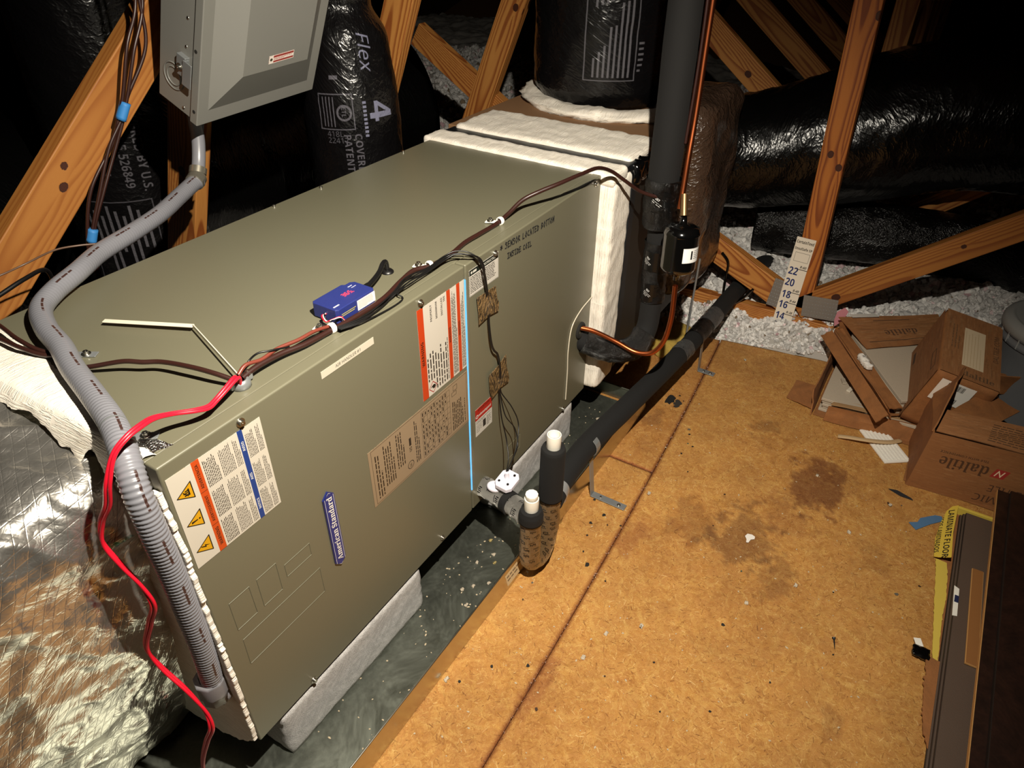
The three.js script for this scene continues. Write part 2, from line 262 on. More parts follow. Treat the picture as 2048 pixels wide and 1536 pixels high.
// a board from a to b; side = direction of its thickness
function board(a, b, wid, thick, side, off = 0) {
  const A = V(...a), B = V(...b), d = B.clone().sub(A), L = d.length(); d.normalize();
  let g = box(L, wid, thick, 0.003, 2); if (g.index) g = g.toNonIndexed();
  const p = g.attributes.position, n = g.attributes.normal, uv = new Float32Array(p.count * 2);
  for (let i = 0; i < p.count; i++) { uv[i * 2] = p.getX(i) + L / 2 + off; const ax = Math.abs(n.getX(i)); uv[i * 2 + 1] = ax > 0.8 ? p.getY(i) + wid / 2 : Math.abs(n.getZ(i)) > 0.5 ? p.getY(i) + wid / 2 : p.getZ(i) + wid / 2 + thick; if (ax > 0.8) uv[i * 2] = p.getZ(i) * 0.2 + off; }
  g.setAttribute('uv', new THREE.BufferAttribute(uv, 2));
  const s = V(...side), y = new THREE.Vector3().crossVectors(s, d).normalize(), z = new THREE.Vector3().crossVectors(d, y);
  g.applyMatrix4(new THREE.Matrix4().makeBasis(d, y, z)); const c = A.add(B).multiplyScalar(0.5); g.translate(c.x, c.y, c.z); return g;
}
function plateGeo(x, y, z, w, h, rot) {
  const gs = [new THREE.BoxGeometry(0.0012, h, w)]; const nx = Math.round(w / 0.009), ny = Math.round(h / 0.013);
  for (let i = 0; i < nx; i++) for (let j = 0; j < ny; j++) gs.push(new THREE.BoxGeometry(0.0022, 0.006, 0.0035).translate(-0.0004, (j + 0.5 - ny / 2) * h / ny, (i + 0.5 - nx / 2) * w / nx));
  const g = metreUV(merge(gs)); g.rotateX(rot); g.translate(x, y, z); return g;
}
const postTex = woodTex(140, 1.5, 0.1, [[0.50, 0.028, 0.0085], [0.465, 0.058, 0.0085], [0.86, 0.07, 0.010]], 900, [214, 138, 66], [140, 70, 26]);
const braceTex = woodTex(141, 1.6, 0.1, [[0.13, 0.045, 0.011], [0.5, 0.03, 0.006]], 800, [222, 160, 92], [172, 104, 50]);
const T1 = thing('roof_truss', 'leaning pine stud behind the grey conduit, carrying the electrical box', 'truss');
part(T1, 'web', board([0.731, 0.05, -1.168], [0.731, 1.75, -0.447], 0.1, 0.038, [1, 0, 0]), W[1]);
const T2 = thing('roof_truss', 'leaning pine stud beside the flex duct printed with a large 4', 'truss');
part(T2, 'web', board([1.342, 0.05, -1.103], [1.342, 1.75, -0.382], 0.089, 0.038, [1, 0, 0], 0.7), W[0]);
const T3 = thing('roof_truss', 'pine truss with knotty upright carrying the depth ruler', 'truss');
part(T3, 'web', board([1.951, 0.1, -1.075], [1.951, 1.75, -0.375], 0.089, 0.038, [1, 0, 0], 0.3), W[2]);
part(T3, 'post', board([1.951, 0.13, 0.392], [1.951, 1.75, 0.324], 0.071, 0.038, [1, 0, 0]), woodMat(postTex, 1.5, 0.1), 'upright with dark oval knots');
part(T3, 'web', board([1.951, 0.125, 0.385], [1.951, 1.2, 1.72], 0.073, 0.038, [1, 0, 0]), woodMat(braceTex, 1.6, 0.1, 0xc0b18e));
part(T3, 'web', board([1.951, 0.33, -0.06], [1.951, 0.135, 0.36], 0.085, 0.038, [1, 0, 0], 1.1), W[0]);
part(T3, 'web', board([1.971, 0.80, -1.155], [1.971, 0.45, -0.58], 0.085, 0.038, [1, 0, 0], 0.2), W[1]);
part(T3, 'chord', board([1.951, 0.05, -4.2], [1.951, 0.05, 4.6], 0.089, 0.038, [1, 0, 0], 0.5), W[1]);
part(T3, 'gusset_plate', plateGeo(1.9305, 0.163, 0.325, 0.06, 0.10, 0.1), M.steel); part(T3, 'gusset_plate', plateGeo(1.9305, 0.15, 0.455, 0.105, 0.075, -0.1), M.steel);
// the same truss again, bay after bay into the dark
for (const [i, x] of [2.56, 3.17, 3.78, 4.39].entries()) {
  const t = thing('roof_truss', ['pine truss in the dark one bay behind the ruler', 'pine truss in the dark two bays behind the ruler', 'pine truss in the dark three bays behind the ruler', 'farthest pine truss seen in the dark'][i], 'truss');
  part(t, 'web', board([x, 0.1, -1.075], [x, 1.75, -0.375], 0.089, 0.038, [1, 0, 0], i * 0.4), W[i % 3]);
  part(t, 'web', board([x, 1.12, -0.62], [x, 0.47, 0.22], 0.089, 0.038, [1, 0, 0], i * 0.3), W[(i + 1) % 3]);
  part(t, 'post', board([x, 0.1, 0.39], [x, 1.75, 0.39], 0.071, 0.038, [1, 0, 0], i * 0.5), W[(i + 2) % 3]);
  part(t, 'web', board([x, 0.12, 0.4], [x, 1.2, 1.72], 0.073, 0.038, [1, 0, 0], i * 0.2), W[i % 3]);
  part(t, 'chord', board([x, 0.05, -4.2], [x, 0.05, 4.6], 0.089, 0.038, [1, 0, 0], i * 0.6), W[(i + 1) % 3]);
}
const brace = single('diagonal_brace', 'long knotty pine brace rising behind the wires, left of the electrical box', 'brace', board([-0.55, 0.02, -0.782], [0.98, 1.2935, -0.782], 0.092, 0.045, [0, 0, 1], 0), woodMat(woodTex(142, 2.3, 0.1, [[1.20, 0.045, 0.008], [1.235, 0.065, 0.006], [1.42, 0.03, 0.004]], 760, [214, 150, 84], [186, 118, 56]), 2.3, 0.1, 0xc4b898));

// ---------- loose white insulation ----------
const ground = (x, z) => {
  let h = 0.012 + 0.066 * smooth(1.84, 1.96, x) + 0.02 * n2(x * 1.3, z * 1.3) + 0.014 * n2(x * 4, z * 4) + 0.01 * n2(x * 11, z * 11);
  h += 0.05 * Math.exp(-(((x - 2.0) / 0.09) ** 2 + ((z - 0.5) / 0.16) ** 2)) + 0.03 * smooth(0.5, 1.0, z) * smooth(1.95, 2.3, x) + 0.09 * smooth(2.2, 3.2, x) + 0.10 * smooth(-0.9, -1.6, z);
  h -= 0.012 * Math.exp(-(((x - 1.95) / 0.2) ** 2 + ((z - 0.16) / 0.13) ** 2));
  return h - 0.05 * (1 - smooth(1.78, 1.86, x)) * (1 - smooth(-0.85, -1.0, z));
};
{
  const ins = thing('loose_fill_insulation', 'fluffy white loose fill insulation heaped around the trusses', 'insulation'); ins.userData.kind = 'stuff';
  const pos = [], idx = [], nx = 240, nz = 300, X0 = -0.9, X1 = 5.4, Z0 = -3.6, Z1 = 2.6;
  const solid = (x, z) => z > -0.97 && x < 1.80 + (z - 0.07) * 0.15;
  for (let j = 0; j <= nz; j++) for (let i = 0; i <= nx; i++) { const x = lerp(X0, X1, i / nx), z = lerp(Z0, Z1, j / nz); pos.push(x, solid(x, z) ? -0.06 : ground(x, z), z); }
  for (let j = 0; j < nz; j++) for (let i = 0; i < nx; i++) { const a = j * (nx + 1) + i, b = a + nx + 1; idx.push(a, b, a + 1, a + 1, b, b + 1); }
  const g = new THREE.BufferGeometry(); g.setAttribute('position', new THREE.Float32BufferAttribute(pos, 3)); g.setIndex(idx); g.computeVertexNormals();
  part(ins, 'fill', g, std(0xa9a49d, 1));
  const r = rng(81); const cg = new THREE.IcosahedronGeometry(1, 1); { const p = cg.attributes.position; for (let i = 0; i < p.count; i++) { const v = V(p.getX(i), p.getY(i), p.getZ(i)); v.multiplyScalar(1 + 0.42 * n3(v.x * 1.7, v.y * 1.7, v.z * 1.7)); p.setXYZ(i, v.x, v.y * 0.8, v.z); } cg.computeVertexNormals(); }
  const N = 90000, im = new THREE.InstancedMesh(cg, M.fluff, N), m = new THREE.Matrix4(), q = new THREE.Quaternion(), e = new THREE.Euler(), c = new THREE.Color(); let k = 0;
  while (k < N) {
    let x, z; const w = r(); if (w < 0.66) { x = 1.78 + r() * 0.95; z = -0.25 + r() * 1.6; } else if (w < 0.8) { x = 1.9 + r() * 3; z = -0.6 + r() * 2.6; } else { x = 0.2 + r() * 4; z = -3.2 + r() * 2.3; }
    if (z > -0.985 && x < 1.812 + (z - 0.07) * 0.15) continue;
    const s = (w < 0.66 ? 0.003 + 0.0055 * r() * r() : 0.006 + 0.010 * r()); e.set(r() * 6, r() * 6, r() * 6); q.setFromEuler(e);
    m.compose(V(x, ground(x, z) + s * (0.2 + 0.9 * r()), z), q, V(s * (0.7 + 0.9 * r()), s * (0.7 + 0.5 * r()), s)); im.setMatrixAt(k, m);
    const t = 0.42 + 0.45 * r(), pk = r() < 0.05 ? 0.1 : 0; c.setRGB(t + pk * 0.5, t * 0.97 - pk, t * 0.93 - pk * 0.6); if (r() < 0.012) c.setRGB(0.2, 0.15, 0.1); im.setColorAt(k, c); k++;
  }
  im.name = 'tufts'; im.castShadow = im.receiveShadow = true; ins.add(im);
}
// ---------- air handler ----------
const Y0 = 0.13, YT = 0.727, XE = 1.155, ZB = -0.487, XM = 0.612;
const ah = thing('air_handler', 'long beige grey air handler cabinet lying on its side', 'air handler');
part(ah, 'cabinet', bx(0, XE, Y0 + 0.001, YT, ZB, -0.022, 0.003), M.cabinet);
// two front panels with rolled edges; their top lip closes the cabinet's top edge
const doorL = part(ah, 'front_panel', bx(0, XM - 0.0015, Y0, YT + 0.0006, -0.0235, 0, 0.0032), M.cabinet);
const doorR = part(ah, 'front_panel', bx(XM + 0.0015, XE, Y0, YT + 0.0006, -0.0235, 0, 0.0032), M.cabinet);
const hexHead = (r, h) => { const g = merge([new THREE.CylinderGeometry(r * 1.55, r * 1.6, h * 0.25, 18).translate(0, h * 0.125, 0), new THREE.CylinderGeometry(r * 0.92, r, h, 6).translate(0, h * 0.6, 0), new THREE.CylinderGeometry(r * 0.3, r * 0.3, h * 0.1, 10).translate(0, h * 1.12, 0)]); return g; };
const screwF = hexHead(0.0042, 0.005).rotateX(Math.PI / 2), screwT = hexHead(0.0042, 0.005);
for (const [x, y, d] of [[0.118, 0.716, 0], [0.485, 0.714, 0], [0.122, 0.138, 0], [0.498, 0.146, 0], [0.708, 0.7125, 1], [1.125, 0.716, 1], [1.03, 0.14, 1]]) part(d ? doorR : doorL, 'screw', screwF.clone().translate(x, y, 0), M.screw);
for (const [x, z] of [[0.623, -0.478], [0.751, -0.473], [1.037, -0.478]]) part(ah, 'screw', screwT.clone().translate(x, YT - 0.002, z), M.screw);
// knock-outs: shallow cuts in the left panel (dark lips above and left, bright lips below)
function cut(parent, quad, open) { const gs = []; quad.forEach((a, i) => { if (open && open.includes(i)) return; const b = quad[(i + 1) % 4]; gs.push(cyl([a[0], a[1], 0.0002], [b[0], b[1], 0.0002], 0.0006, 0.0006, 8)); }); part(parent, 'knockout', merge(gs), M.cabinet); }
cut(doorL, [[0.027, 0.455], [0.062, 0.455], [0.063, 0.396], [0.027, 0.396]]); cut(doorL, [[0.076, 0.455], [0.112, 0.455], [0.112, 0.396], [0.076, 0.396]]); cut(doorL, [[0.125, 0.437], [0.176, 0.437], [0.176, 0.411], [0.125, 0.411]]); cut(doorL, [[0.029, 0.37], [0.185, 0.37], [0.185, 0.312], [0.028, 0.312]]);
cut(doorR, [[0.755, 0.207], [0.812, 0.207], [0.812, 0.168], [0.755, 0.168]]);
// printed labels
function label(parent, name, x0, x1, y0, y1, tex, turned, text, o = {}) {
  const w = turned ? y1 - y0 : x1 - x0, h = turned ? x1 - x0 : y1 - y0; const g = new THREE.BoxGeometry(w, h, 0.0005); if (turned) g.rotateZ(Math.PI / 2); g.translate((x0 + x1) / 2, (y0 + y1) / 2, 0.0004);
  return part(parent, name, g, phys(0xc9c5bd, o.rough ?? 0.45, { map: tex }), text);
}
const greek = (g, x, y, w, rows, lh, th, color, seed, words = true) => { const r = rng(seed); g.fillStyle = color; for (let i = 0; i < rows; i++) { let X = x; const end = x + w * (i === rows - 1 ? 0.55 : 0.86 + r() * 0.14); while (X < end) { const L = Math.min(end - X, words ? th * (1.5 + r() * 5) : end - X); g.fillRect(X, y + i * lh, L, th); X += L + th * 0.9; } } };
const matrixCode = () => {};
const warnTex = canvasTex(1024, 944, (g, Wd, H) => {
  g.fillStyle = '#efe9df'; g.fillRect(0, 0, Wd, H);
  const tri = (cx, cy, s, f) => { g.lineJoin = 'round'; g.fillStyle = '#f2b51c'; g.strokeStyle = '#14110c'; g.lineWidth = 9; g.beginPath(); g.moveTo(cx, cy - s * 0.62); g.lineTo(cx + s * 0.66, cy + s * 0.5); g.lineTo(cx - s * 0.66, cy + s * 0.5); g.closePath(); g.fill(); g.stroke(); g.fillStyle = '#14110c'; f(cx, cy, s); };
  tri(170, 118, 130, (x, y, s) => { g.beginPath(); g.moveTo(x + 14, y - 32); g.lineTo(x - 16, y + 16); g.lineTo(x + 2, y + 14); g.lineTo(x - 14, y + 54); g.lineTo(x + 22, y + 4); g.lineTo(x + 4, y + 6); g.lineTo(x + 24, y - 30); g.fill(); });
  tri(480, 118, 130, (x, y) => { g.beginPath(); g.moveTo(x - 10, y - 36); g.lineTo(x + 10, y - 36); g.lineTo(x + 5, y + 24); g.lineTo(x - 5, y + 24); g.fill(); g.beginPath(); g.arc(x, y + 42, 9, 0, 7); g.fill(); });
  tri(790, 118, 130, (x, y) => { g.fillRect(x - 34, y + 22, 68, 14); g.fillRect(x - 26, y - 14, 14, 36); g.fillRect(x - 4, y - 20, 12, 40); g.fillRect(x + 14, y - 4, 12, 30); g.save(); g.translate(x, y); g.rotate(-0.6); g.fillRect(-40, -10, 70, 9); g.restore(); });
  g.fillStyle = '#e2581f'; g.fillRect(0, 232, Wd, 74); g.fillStyle = '#1b120c'; g.font = 'bold 44px sans-serif'; g.textBaseline = 'middle';
  g.fillText('\u26A0 WARNING', 30, 270); g.font = 'bold 38px sans-serif'; g.fillText('\u26A0 AVERTISSEMENT', 322, 270); g.fillText('\u26A0 ADVERTENCIA', 700, 270); g.fillRect(310, 236, 4, 66); g.fillRect(690, 236, 4, 66);
  [20, 345, 690].forEach((x, i) => { greek(g, x, 326, 300, 9, 15, 7, '#2b2826', 40 + i); greek(g, x, 480, 300, 9, 15, 6, '#2b2826', 50 + i); greek(g, x, 628, 300, 4, 15, 6, '#2b2826', 60 + i); });
  g.fillStyle = '#23489c'; g.fillRect(0, 694, Wd, 52); g.fillStyle = '#fff'; g.font = 'bold 36px sans-serif'; g.fillText('NOTICE', 110, 722); g.fillText('AVIS', 470, 722); g.fillText('AVISO', 800, 722);
  [20, 345, 690].forEach((x, i) => { greek(g, x, 762, 290, 7, 14, 6, '#2b2826', 70 + i); greek(g, x, 872, 290, 4, 14, 6, '#2b2826', 80 + i); });
});
label(doorL, 'warning_label', 0.005, 0.146, 0.552, 0.7065, warnTex, true, 'white label with yellow triangles, orange and blue bands');
const hazTex = canvasTex(1024, 768, (g, Wd, H) => {
  g.fillStyle = '#eee9e2'; g.fillRect(0, 0, Wd, H); const band = (y, h) => { g.fillStyle = '#dc4a1d'; g.fillRect(0, y, Wd, h); g.fillStyle = '#1d110b'; g.font = `bold ${Math.round(h * 0.62)}px sans-serif`; g.textAlign = 'center'; g.textBaseline = 'middle'; g.fillText('\u26A0 WARNING', Wd / 2, y + h / 2); g.textAlign = 'left'; };
  band(0, 92); g.fillStyle = '#1a1817'; g.font = 'bold 37px sans-serif';
  [['', 0.6], ['', 0.7], ['PROPERLY', 0.72], ['', 0.8], ['MINIMUM', 0.74], ['', 0.9], ['INSTALLED', 0.72], ['SEE', 0.86]].forEach(([w, f], i) => { greek(g, 170 + (i > 2 ? -140 : 0), 106 + i * 43, (i > 2 ? 960 : 820) * f, 1, 30, 17, '#1a1817', 90 + i); if (w) { g.fillStyle = '#1a1817'; g.fillText(w, 996 - g.measureText(w).width, 122 + i * 43); } });
  greek(g, 30, 440, 900, 1, 14, 9, '#26221f', 5); band(466, 60); greek(g, 24, 540, 960, 6, 14, 8, '#26221f', 6); band(632, 56); greek(g, 24, 698, 880, 5, 13, 7, '#26221f', 7);
  g.save(); g.translate(84, 170); g.rotate(Math.PI / 4); g.strokeStyle = '#b5202a'; g.lineWidth = 8; g.strokeRect(-46, -46, 92, 92); g.restore(); g.fillStyle = '#111'; g.beginPath(); g.moveTo(84, 130); g.bezierCurveTo(120, 165, 112, 210, 84, 208); g.bezierCurveTo(50, 206, 58, 170, 72, 160); g.bezierCurveTo(76, 176, 88, 160, 84, 130); g.fill(); g.fillRect(56, 212, 56, 5);
});
label(doorL, 'hazard_label', 0.4735, 0.607, 0.5205, 0.7035, hazTex, true, 'white label with three orange warning bands');
const rateTex = canvasTex(512, 1200, (g, Wd, H) => {
  g.fillStyle = '#b09a80'; g.fillRect(0, 0, Wd, H); g.strokeStyle = '#3a3028'; g.lineWidth = 3; g.strokeRect(12, 30, Wd - 24, H - 50);
  const ink = '#2c241e'; greek(g, 40, 60, 420, 3, 26, 11, ink, 1); greek(g, 90, 150, 390, 5, 24, 10, ink, 2); greek(g, 150, 290, 330, 4, 24, 10, ink, 3);
  g.fillStyle = ink; g.font = 'bold 40px sans-serif'; g.fillText('US', 210, 456); greek(g, 270, 430, 130, 1, 24, 24, ink, 14); g.lineWidth = 6; g.beginPath(); g.arc(92, 430, 34, 0, 7); g.stroke(); g.font = 'bold 30px sans-serif'; g.fillText('UL', 70, 441);
  greek(g, 60, 500, 400, 3, 20, 9, ink, 4); g.lineWidth = 2.5; for (let i = 0; i <= 10; i++) { g.beginPath(); g.moveTo(40, 590 + i * 36); g.lineTo(Wd - 40, 590 + i * 36); g.stroke(); } for (let i = 0; i <= 8; i++) { g.beginPath(); g.moveTo(40 + i * 54, 590); g.lineTo(40 + i * 54, 950); g.stroke(); }
  const r = rng(9); for (let i = 0; i < 9; i++) for (let j = 0; j < 8; j++) if (r() < 0.8) g.fillRect(52 + j * 54, 602 + i * 36, 14 + r() * 26, 12); greek(g, 40, 980, 300, 7, 22, 10, ink, 5); g.lineWidth = 4; g.strokeRect(380, 980, 34, 60); g.strokeRect(425, 1000, 44, 50); greek(g, 40, 1144, 420, 1, 20, 8, ink, 6);
});
label(doorL, 'rating_label', 0.3225, 0.608, 0.387, 0.5105, rateTex, true, 'tan data plate printed with tables');
const nameTex = canvasTex(1024, 110, (g, Wd, H) => { g.fillStyle = '#e9e4d6'; g.fillRect(0, 0, Wd, H); g.fillStyle = '#2b2926'; g.font = '66px sans-serif'; g.textAlign = 'center'; g.textBaseline = 'middle'; g.fillText('AIR HANDLER #1', Wd / 2, H / 2 + 2); });
label(doorL, 'name_label', 0.258, 0.369, 0.6985, 0.7105, nameTex, false, 'white strip reading AIR HANDLER #1');
const instTex = canvasTex(768, 420, (g, Wd, H) => { g.fillStyle = '#e9e6e2'; g.fillRect(0, 0, Wd, H); g.fillStyle = '#16211c'; g.fillRect(10, 10, Wd - 20, 84); g.fillStyle = '#f2f2ee'; g.font = 'bold 54px sans-serif'; g.textAlign = 'center'; g.textAlign = 'right'; g.fillText('INSTRUCTIONS', Wd - 30, 72); g.textAlign = 'left'; g.fillRect(40, 34, 40, 36); g.fillRect(96, 34, 90, 36); greek(g, 26, 118, 700, 10, 27, 12, '#1c1a19', 12); g.strokeStyle = '#222'; g.lineWidth = 4; g.strokeRect(8, 8, Wd - 16, H - 16); });
label(doorR, 'instruction_label', 0.6235, 0.7195, 0.66, 0.7125, instTex, false, 'small white label with dark green heading');
const guardTex = canvasTex(480, 560, (g, Wd, H) => { g.fillStyle = '#eceae6'; g.fillRect(0, 0, Wd, H); g.fillStyle = '#c5281f'; g.fillRect(0, 0, Wd, 230); g.fillStyle = '#3a0b08'; g.font = 'bold 62px sans-serif'; g.textAlign = 'center'; g.fillText('ATTENTION', Wd / 2, 68, 440); g.fillStyle = '#fff'; g.font = 'bold 70px sans-serif'; g.fillText('condensateguard', Wd / 2 + 10, 178, 400); g.lineWidth = 14; g.strokeStyle = '#fff'; g.beginPath(); g.arc(48, 158, 30, 0.8, 5.4); g.stroke(); greek(g, 24, 262, 430, 2, 30, 12, '#333', 3); greek(g, 24, 340, 170, 5, 34, 10, '#555', 4); greek(g, 320, 320, 140, 6, 34, 12, '#222', 5); g.fillStyle = '#333'; g.fillRect(210, 330, 84, 150); });
label(doorR, 'guard_label', 0.631, 0.692, 0.326, 0.396, guardTex, false, 'small red and white label');
// hand-lettered note in black marker, as ink strokes
{
  const ink = []; const hand = { S: [[[1, 5], [.2, 6], [0, 4.6], [.9, 2.6], [.6, .4], [-.2, .6]]], E: [[[0, 0], [.1, 5.6]], [[0, 5.6], [1.1, 5.8]], [[.1, 3], [.9, 3.1]], [[0, 0], [1.1, .2]]], N: [[[0, 0], [.1, 5.5], [1, .3], [1.2, 5.6]]], O: [[[.6, 5.6], [0, 3], [.5, 0], [1.1, 2.6], [.6, 5.6]]], R: [[[0, 0], [.1, 5.5], [1, 4.6], [.2, 3], [1.1, 0]]], L: [[[.1, 5.6], [0, 0], [1.1, .2]]], C: [[[1, 5], [.2, 5], [0, 1], [1, .4]]], A: [[[0, 0], [.5, 5.6], [1.1, 0]], [[.2, 2.2], [.9, 2.2]]], T: [[[0, 5.5], [1.2, 5.7]], [[.6, 5.6], [.55, 0]]], D: [[[.1, 0], [.1, 5.5], [1.1, 3.6], [.9, .6], [.1, 0]]], B: [[[0, 0], [.1, 5.5], [.9, 4.5], [.2, 3], [1, 1.4], [0, 0]]], M: [[[0, 0], [.1, 5.5], [.6, 2], [1.1, 5.6], [1.2, 0]]], I: [[[.5, 0], [.55, 5.5]], [[.1, 5.5], [1, 5.5]], [[.1, 0], [1, 0]]], '*': [[[.5, 1], [.6, 5]], [[0, 2], [1.1, 4.2]], [[0, 4.2], [1.1, 2]]] };
  const r = rng(5);
  const write = (text, x, y, rise, sx, sy) => { for (const ch of text) { for (const st of hand[ch] || []) { const p = st.map(([a, b]) => [x + (a + (r() - 0.5) * 0.16) * sx, y + (b + (r() - 0.5) * 0.5) * sy, 0.0004]); for (let i = 0; i + 1 < p.length; i++) ink.push(new THREE.CapsuleGeometry(0.0013, Math.hypot(p[i + 1][0] - p[i][0], p[i + 1][1] - p[i][1]), 2, 6).rotateZ(Math.atan2(p[i + 1][1] - p[i][1], p[i + 1][0] - p[i][0]) - Math.PI / 2).scale(1, 1, 0.4).translate((p[i][0] + p[i + 1][0]) / 2, (p[i][1] + p[i + 1][1]) / 2, 0.0002)); } x += sx * (ch === ' ' ? 1.5 : 1.75); y += rise; } };
  write('* SENSOR LOCATED BOTTOM', 0.727, 0.7085, -0.0006, 0.0053, 0.0021); write('INSIDE COIL', 0.752, 0.684, -0.0008, 0.0049, 0.0019);
  part(doorR, 'marker_note', merge(ink), std(0x0b0b0b, 0.7), 'black handwriting');
}
// brand badge
{
  const w = 0.0225, h = 0.166, c = 0.227, cy = 0.4215, s = new THREE.Shape(); const hw = w / 2, k = 0.011; s.moveTo(-hw, -h / 2 + k * 0.25); s.lineTo(hw * 0.3, -h / 2); s.lineTo(hw, -h / 2 + k); s.lineTo(hw, h / 2 - k * 0.25); s.lineTo(-hw * 0.3, h / 2); s.lineTo(-hw, h / 2 - k); s.closePath();
  const sh = new THREE.Shape([[-hw, -h / 2 + k], [0, -h / 2], [hw, -h / 2 + k], [hw, h / 2 - k], [0, h / 2], [-hw, h / 2 - k]].map(([a, b]) => new THREE.Vector2(a, b)));
  const g = new THREE.ExtrudeGeometry(sh, { depth: 0.002, bevelEnabled: true, bevelSize: 0.0006, bevelThickness: 0.0006, bevelSegments: 2 }); g.translate(c, cy, 0.0004); const badge = part(doorL, 'badge', g, phys(0x1c2460, 0.3, { clearcoat: 0.6 }), 'dark blue badge with cream lettering');
  const t = canvasTex(1200, 160, (q, Wd, H) => { q.fillStyle = '#1d2a6b'; q.fillRect(0, 0, Wd, H); q.strokeStyle = '#d8d2c2'; q.lineWidth = 5; q.beginPath(); q.moveTo(60, 14); q.lineTo(Wd - 60, 14); q.lineTo(Wd - 14, H / 2); q.lineTo(Wd - 60, H - 14); q.lineTo(60, H - 14); q.lineTo(14, H / 2); q.closePath(); q.stroke(); q.fillStyle = '#e6dfcf'; q.font = 'italic bold 104px serif'; q.textAlign = 'center'; q.textBaseline = 'middle'; q.fillText('American Standard', Wd / 2, H / 2 + 2, Wd - 130); });
  const face = new THREE.ShapeGeometry(new THREE.Shape([[-hw * 0.94, -h / 2 + k], [0, -h / 2 + 0.001], [hw * 0.94, -h / 2 + k], [hw * 0.94, h / 2 - k], [0, h / 2 - 0.001], [-hw * 0.94, h / 2 - k]].map(([a, b]) => new THREE.Vector2(a, b))));
  { const p = face.attributes.position, uv = face.attributes.uv; for (let i = 0; i < p.count; i++) uv.setXY(i, (p.getY(i) + h / 2) / h, (hw - p.getX(i)) / w); }
  part(badge, 'lettering', face.translate(c, cy, 0.0036), phys(0xffffff, 0.35, { map: t }));
}
// ultraviolet glow leaking along the joint between the two panels, under a strip of clear tape
part(ah, 'glowing_seam', bx(XM - 0.0013, XM + 0.0013, 0.19, 0.70, -0.006, 0.0002, 0.0004), std(0x1a3550, 0.4, { emissive: new THREE.Color(0.12, 0.5, 1.0), emissiveIntensity: 1.5 }), 'thin line of bright blue light');
part(ah, 'clear_tape', bx(XM - 0.009, XM + 0.010, 0.14, 0.715, 0.0006, 0.0009, 0.0002), phys(0xffffff, 0.12, { transmission: 1, thickness: 0, ior: 1.3, specularIntensity: 0.5 }));
// patches of camouflage duct tape holding the sensor wires
{
  const camo = dataTex(256, 256, (u, v) => { const a = tnoise(u, v * 0.4, 9, 3), b = tnoise(u, v * 0.5, 18, 6); const k = 0.9 + 0.2 * b; if (a > 0.25) return [58 * k, 44 * k, 26 * k]; if (a < -0.35) return [140 * k, 110 * k, 70 * k]; return [104 * k, 80 * k, 46 * k]; }, true);
  const cm = phys(0xffffff, 0.5, { map: scaled(camo, 0.06), bumpMap: scaled(filmBump, 0.08), bumpScale: 0.0015 });
  const patch = (pts) => { const s = new THREE.Shape(pts.map(([a, b]) => new THREE.Vector2(a, b))); const g = new THREE.ExtrudeGeometry(s, { depth: 0.0006, bevelEnabled: true, bevelSize: 0.0004, bevelThickness: 0.0004, bevelSegments: 1 }); return metreUV(g).translate(0, 0, 0.004); };
  part(doorR, 'tape_patch', patch([[0.641, 0.652], [0.703, 0.649], [0.708, 0.62], [0.714, 0.609], [0.713, 0.591], [0.68, 0.596], [0.646, 0.592], [0.645, 0.62]]), cm, 'brown camouflage tape');
  part(doorR, 'tape_patch', patch([[0.678, 0.457], [0.712, 0.462], [0.741, 0.473], [0.744, 0.44], [0.754, 0.41], [0.752, 0.398], [0.72, 0.402], [0.687, 0.392], [0.68, 0.42]]), cm, 'brown camouflage tape');
}
part(doorR, 'sealant_bead', tube([[1.152, 0.418, 0.002], [1.09, 0.406, 0.002], [1.05, 0.382, 0.002], [1.037, 0.322, 0.002], [1.04, 0.251, 0.002], [1.04, 0.165, 0.002]], 0.0016, 50, 6), phys(0xcfc6b2, 0.15, { clearcoat: 1 }), 'dried clear sealant drip');
part(doorR, 'pipe_grommet', merge([ring(0.017, 0.006, 8, 22).translate(1.1, 0.345, 0.001)]), M.rubber);
part(ah, 'rubber_pad', bx(0.06, 0.40, 0.122, 0.1312, -0.30, -0.012, 0.002), M.rubber); part(ah, 'rubber_pad', bx(0.76, 1.06, 0.122, 0.1312, -0.30, -0.012, 0.002), M.rubber);

// ---------- supply plenum at the far end ----------
const sp = thing('supply_plenum', 'sheet metal supply plenum smeared with white mastic at the far end of the air handler', 'duct plenum');
part(sp, 'casing', bx(1.156, 2.02, 0.14, 0.722, -0.50, 0.028, 0.004), std(0x2b2722, 0.5, { metalness: 0.3 }));
part(sp, 'metal_edge', bx(1.262, 1.292, 0.15, 0.70, 0.026, 0.033, 0.002), M.darkMetal);
part(sp, 'mastic_band', swapUV(metreUV(lumpy(1.153, 1.262, 0.135, 0.716, -0.03, 0.036, 0.008, 0.0014, 22, 4, 0.016))), M.mastic, 'brushed white mastic');
part(sp, 'mastic_band', metreUV(lumpy(1.150, 1.232, 0.700, 0.735, -0.508, 0.034, 0.008, 0.0014, 24, 9, 0.012)), M.mastic, 'brushed white mastic');
part(sp, 'black_strip', bx(1.226, 1.30, 0.715, 0.729, -0.50, 0.03, 0.002), phys(0x14171a, 0.35));
part(sp, 'mastic_band', metreUV(lumpy(1.268, 1.46, 0.70, 0.738, -0.492, 0.022, 0.009, 0.0020, 18, 15, 0.012)), M.mastic, 'brushed white mastic');
part(sp, 'paper_facing', metreUV(bx(1.28, 2.0, 0.715, 0.731, -0.52, 0.01, 0.003)), std(0x7c5a3a, 0.8));
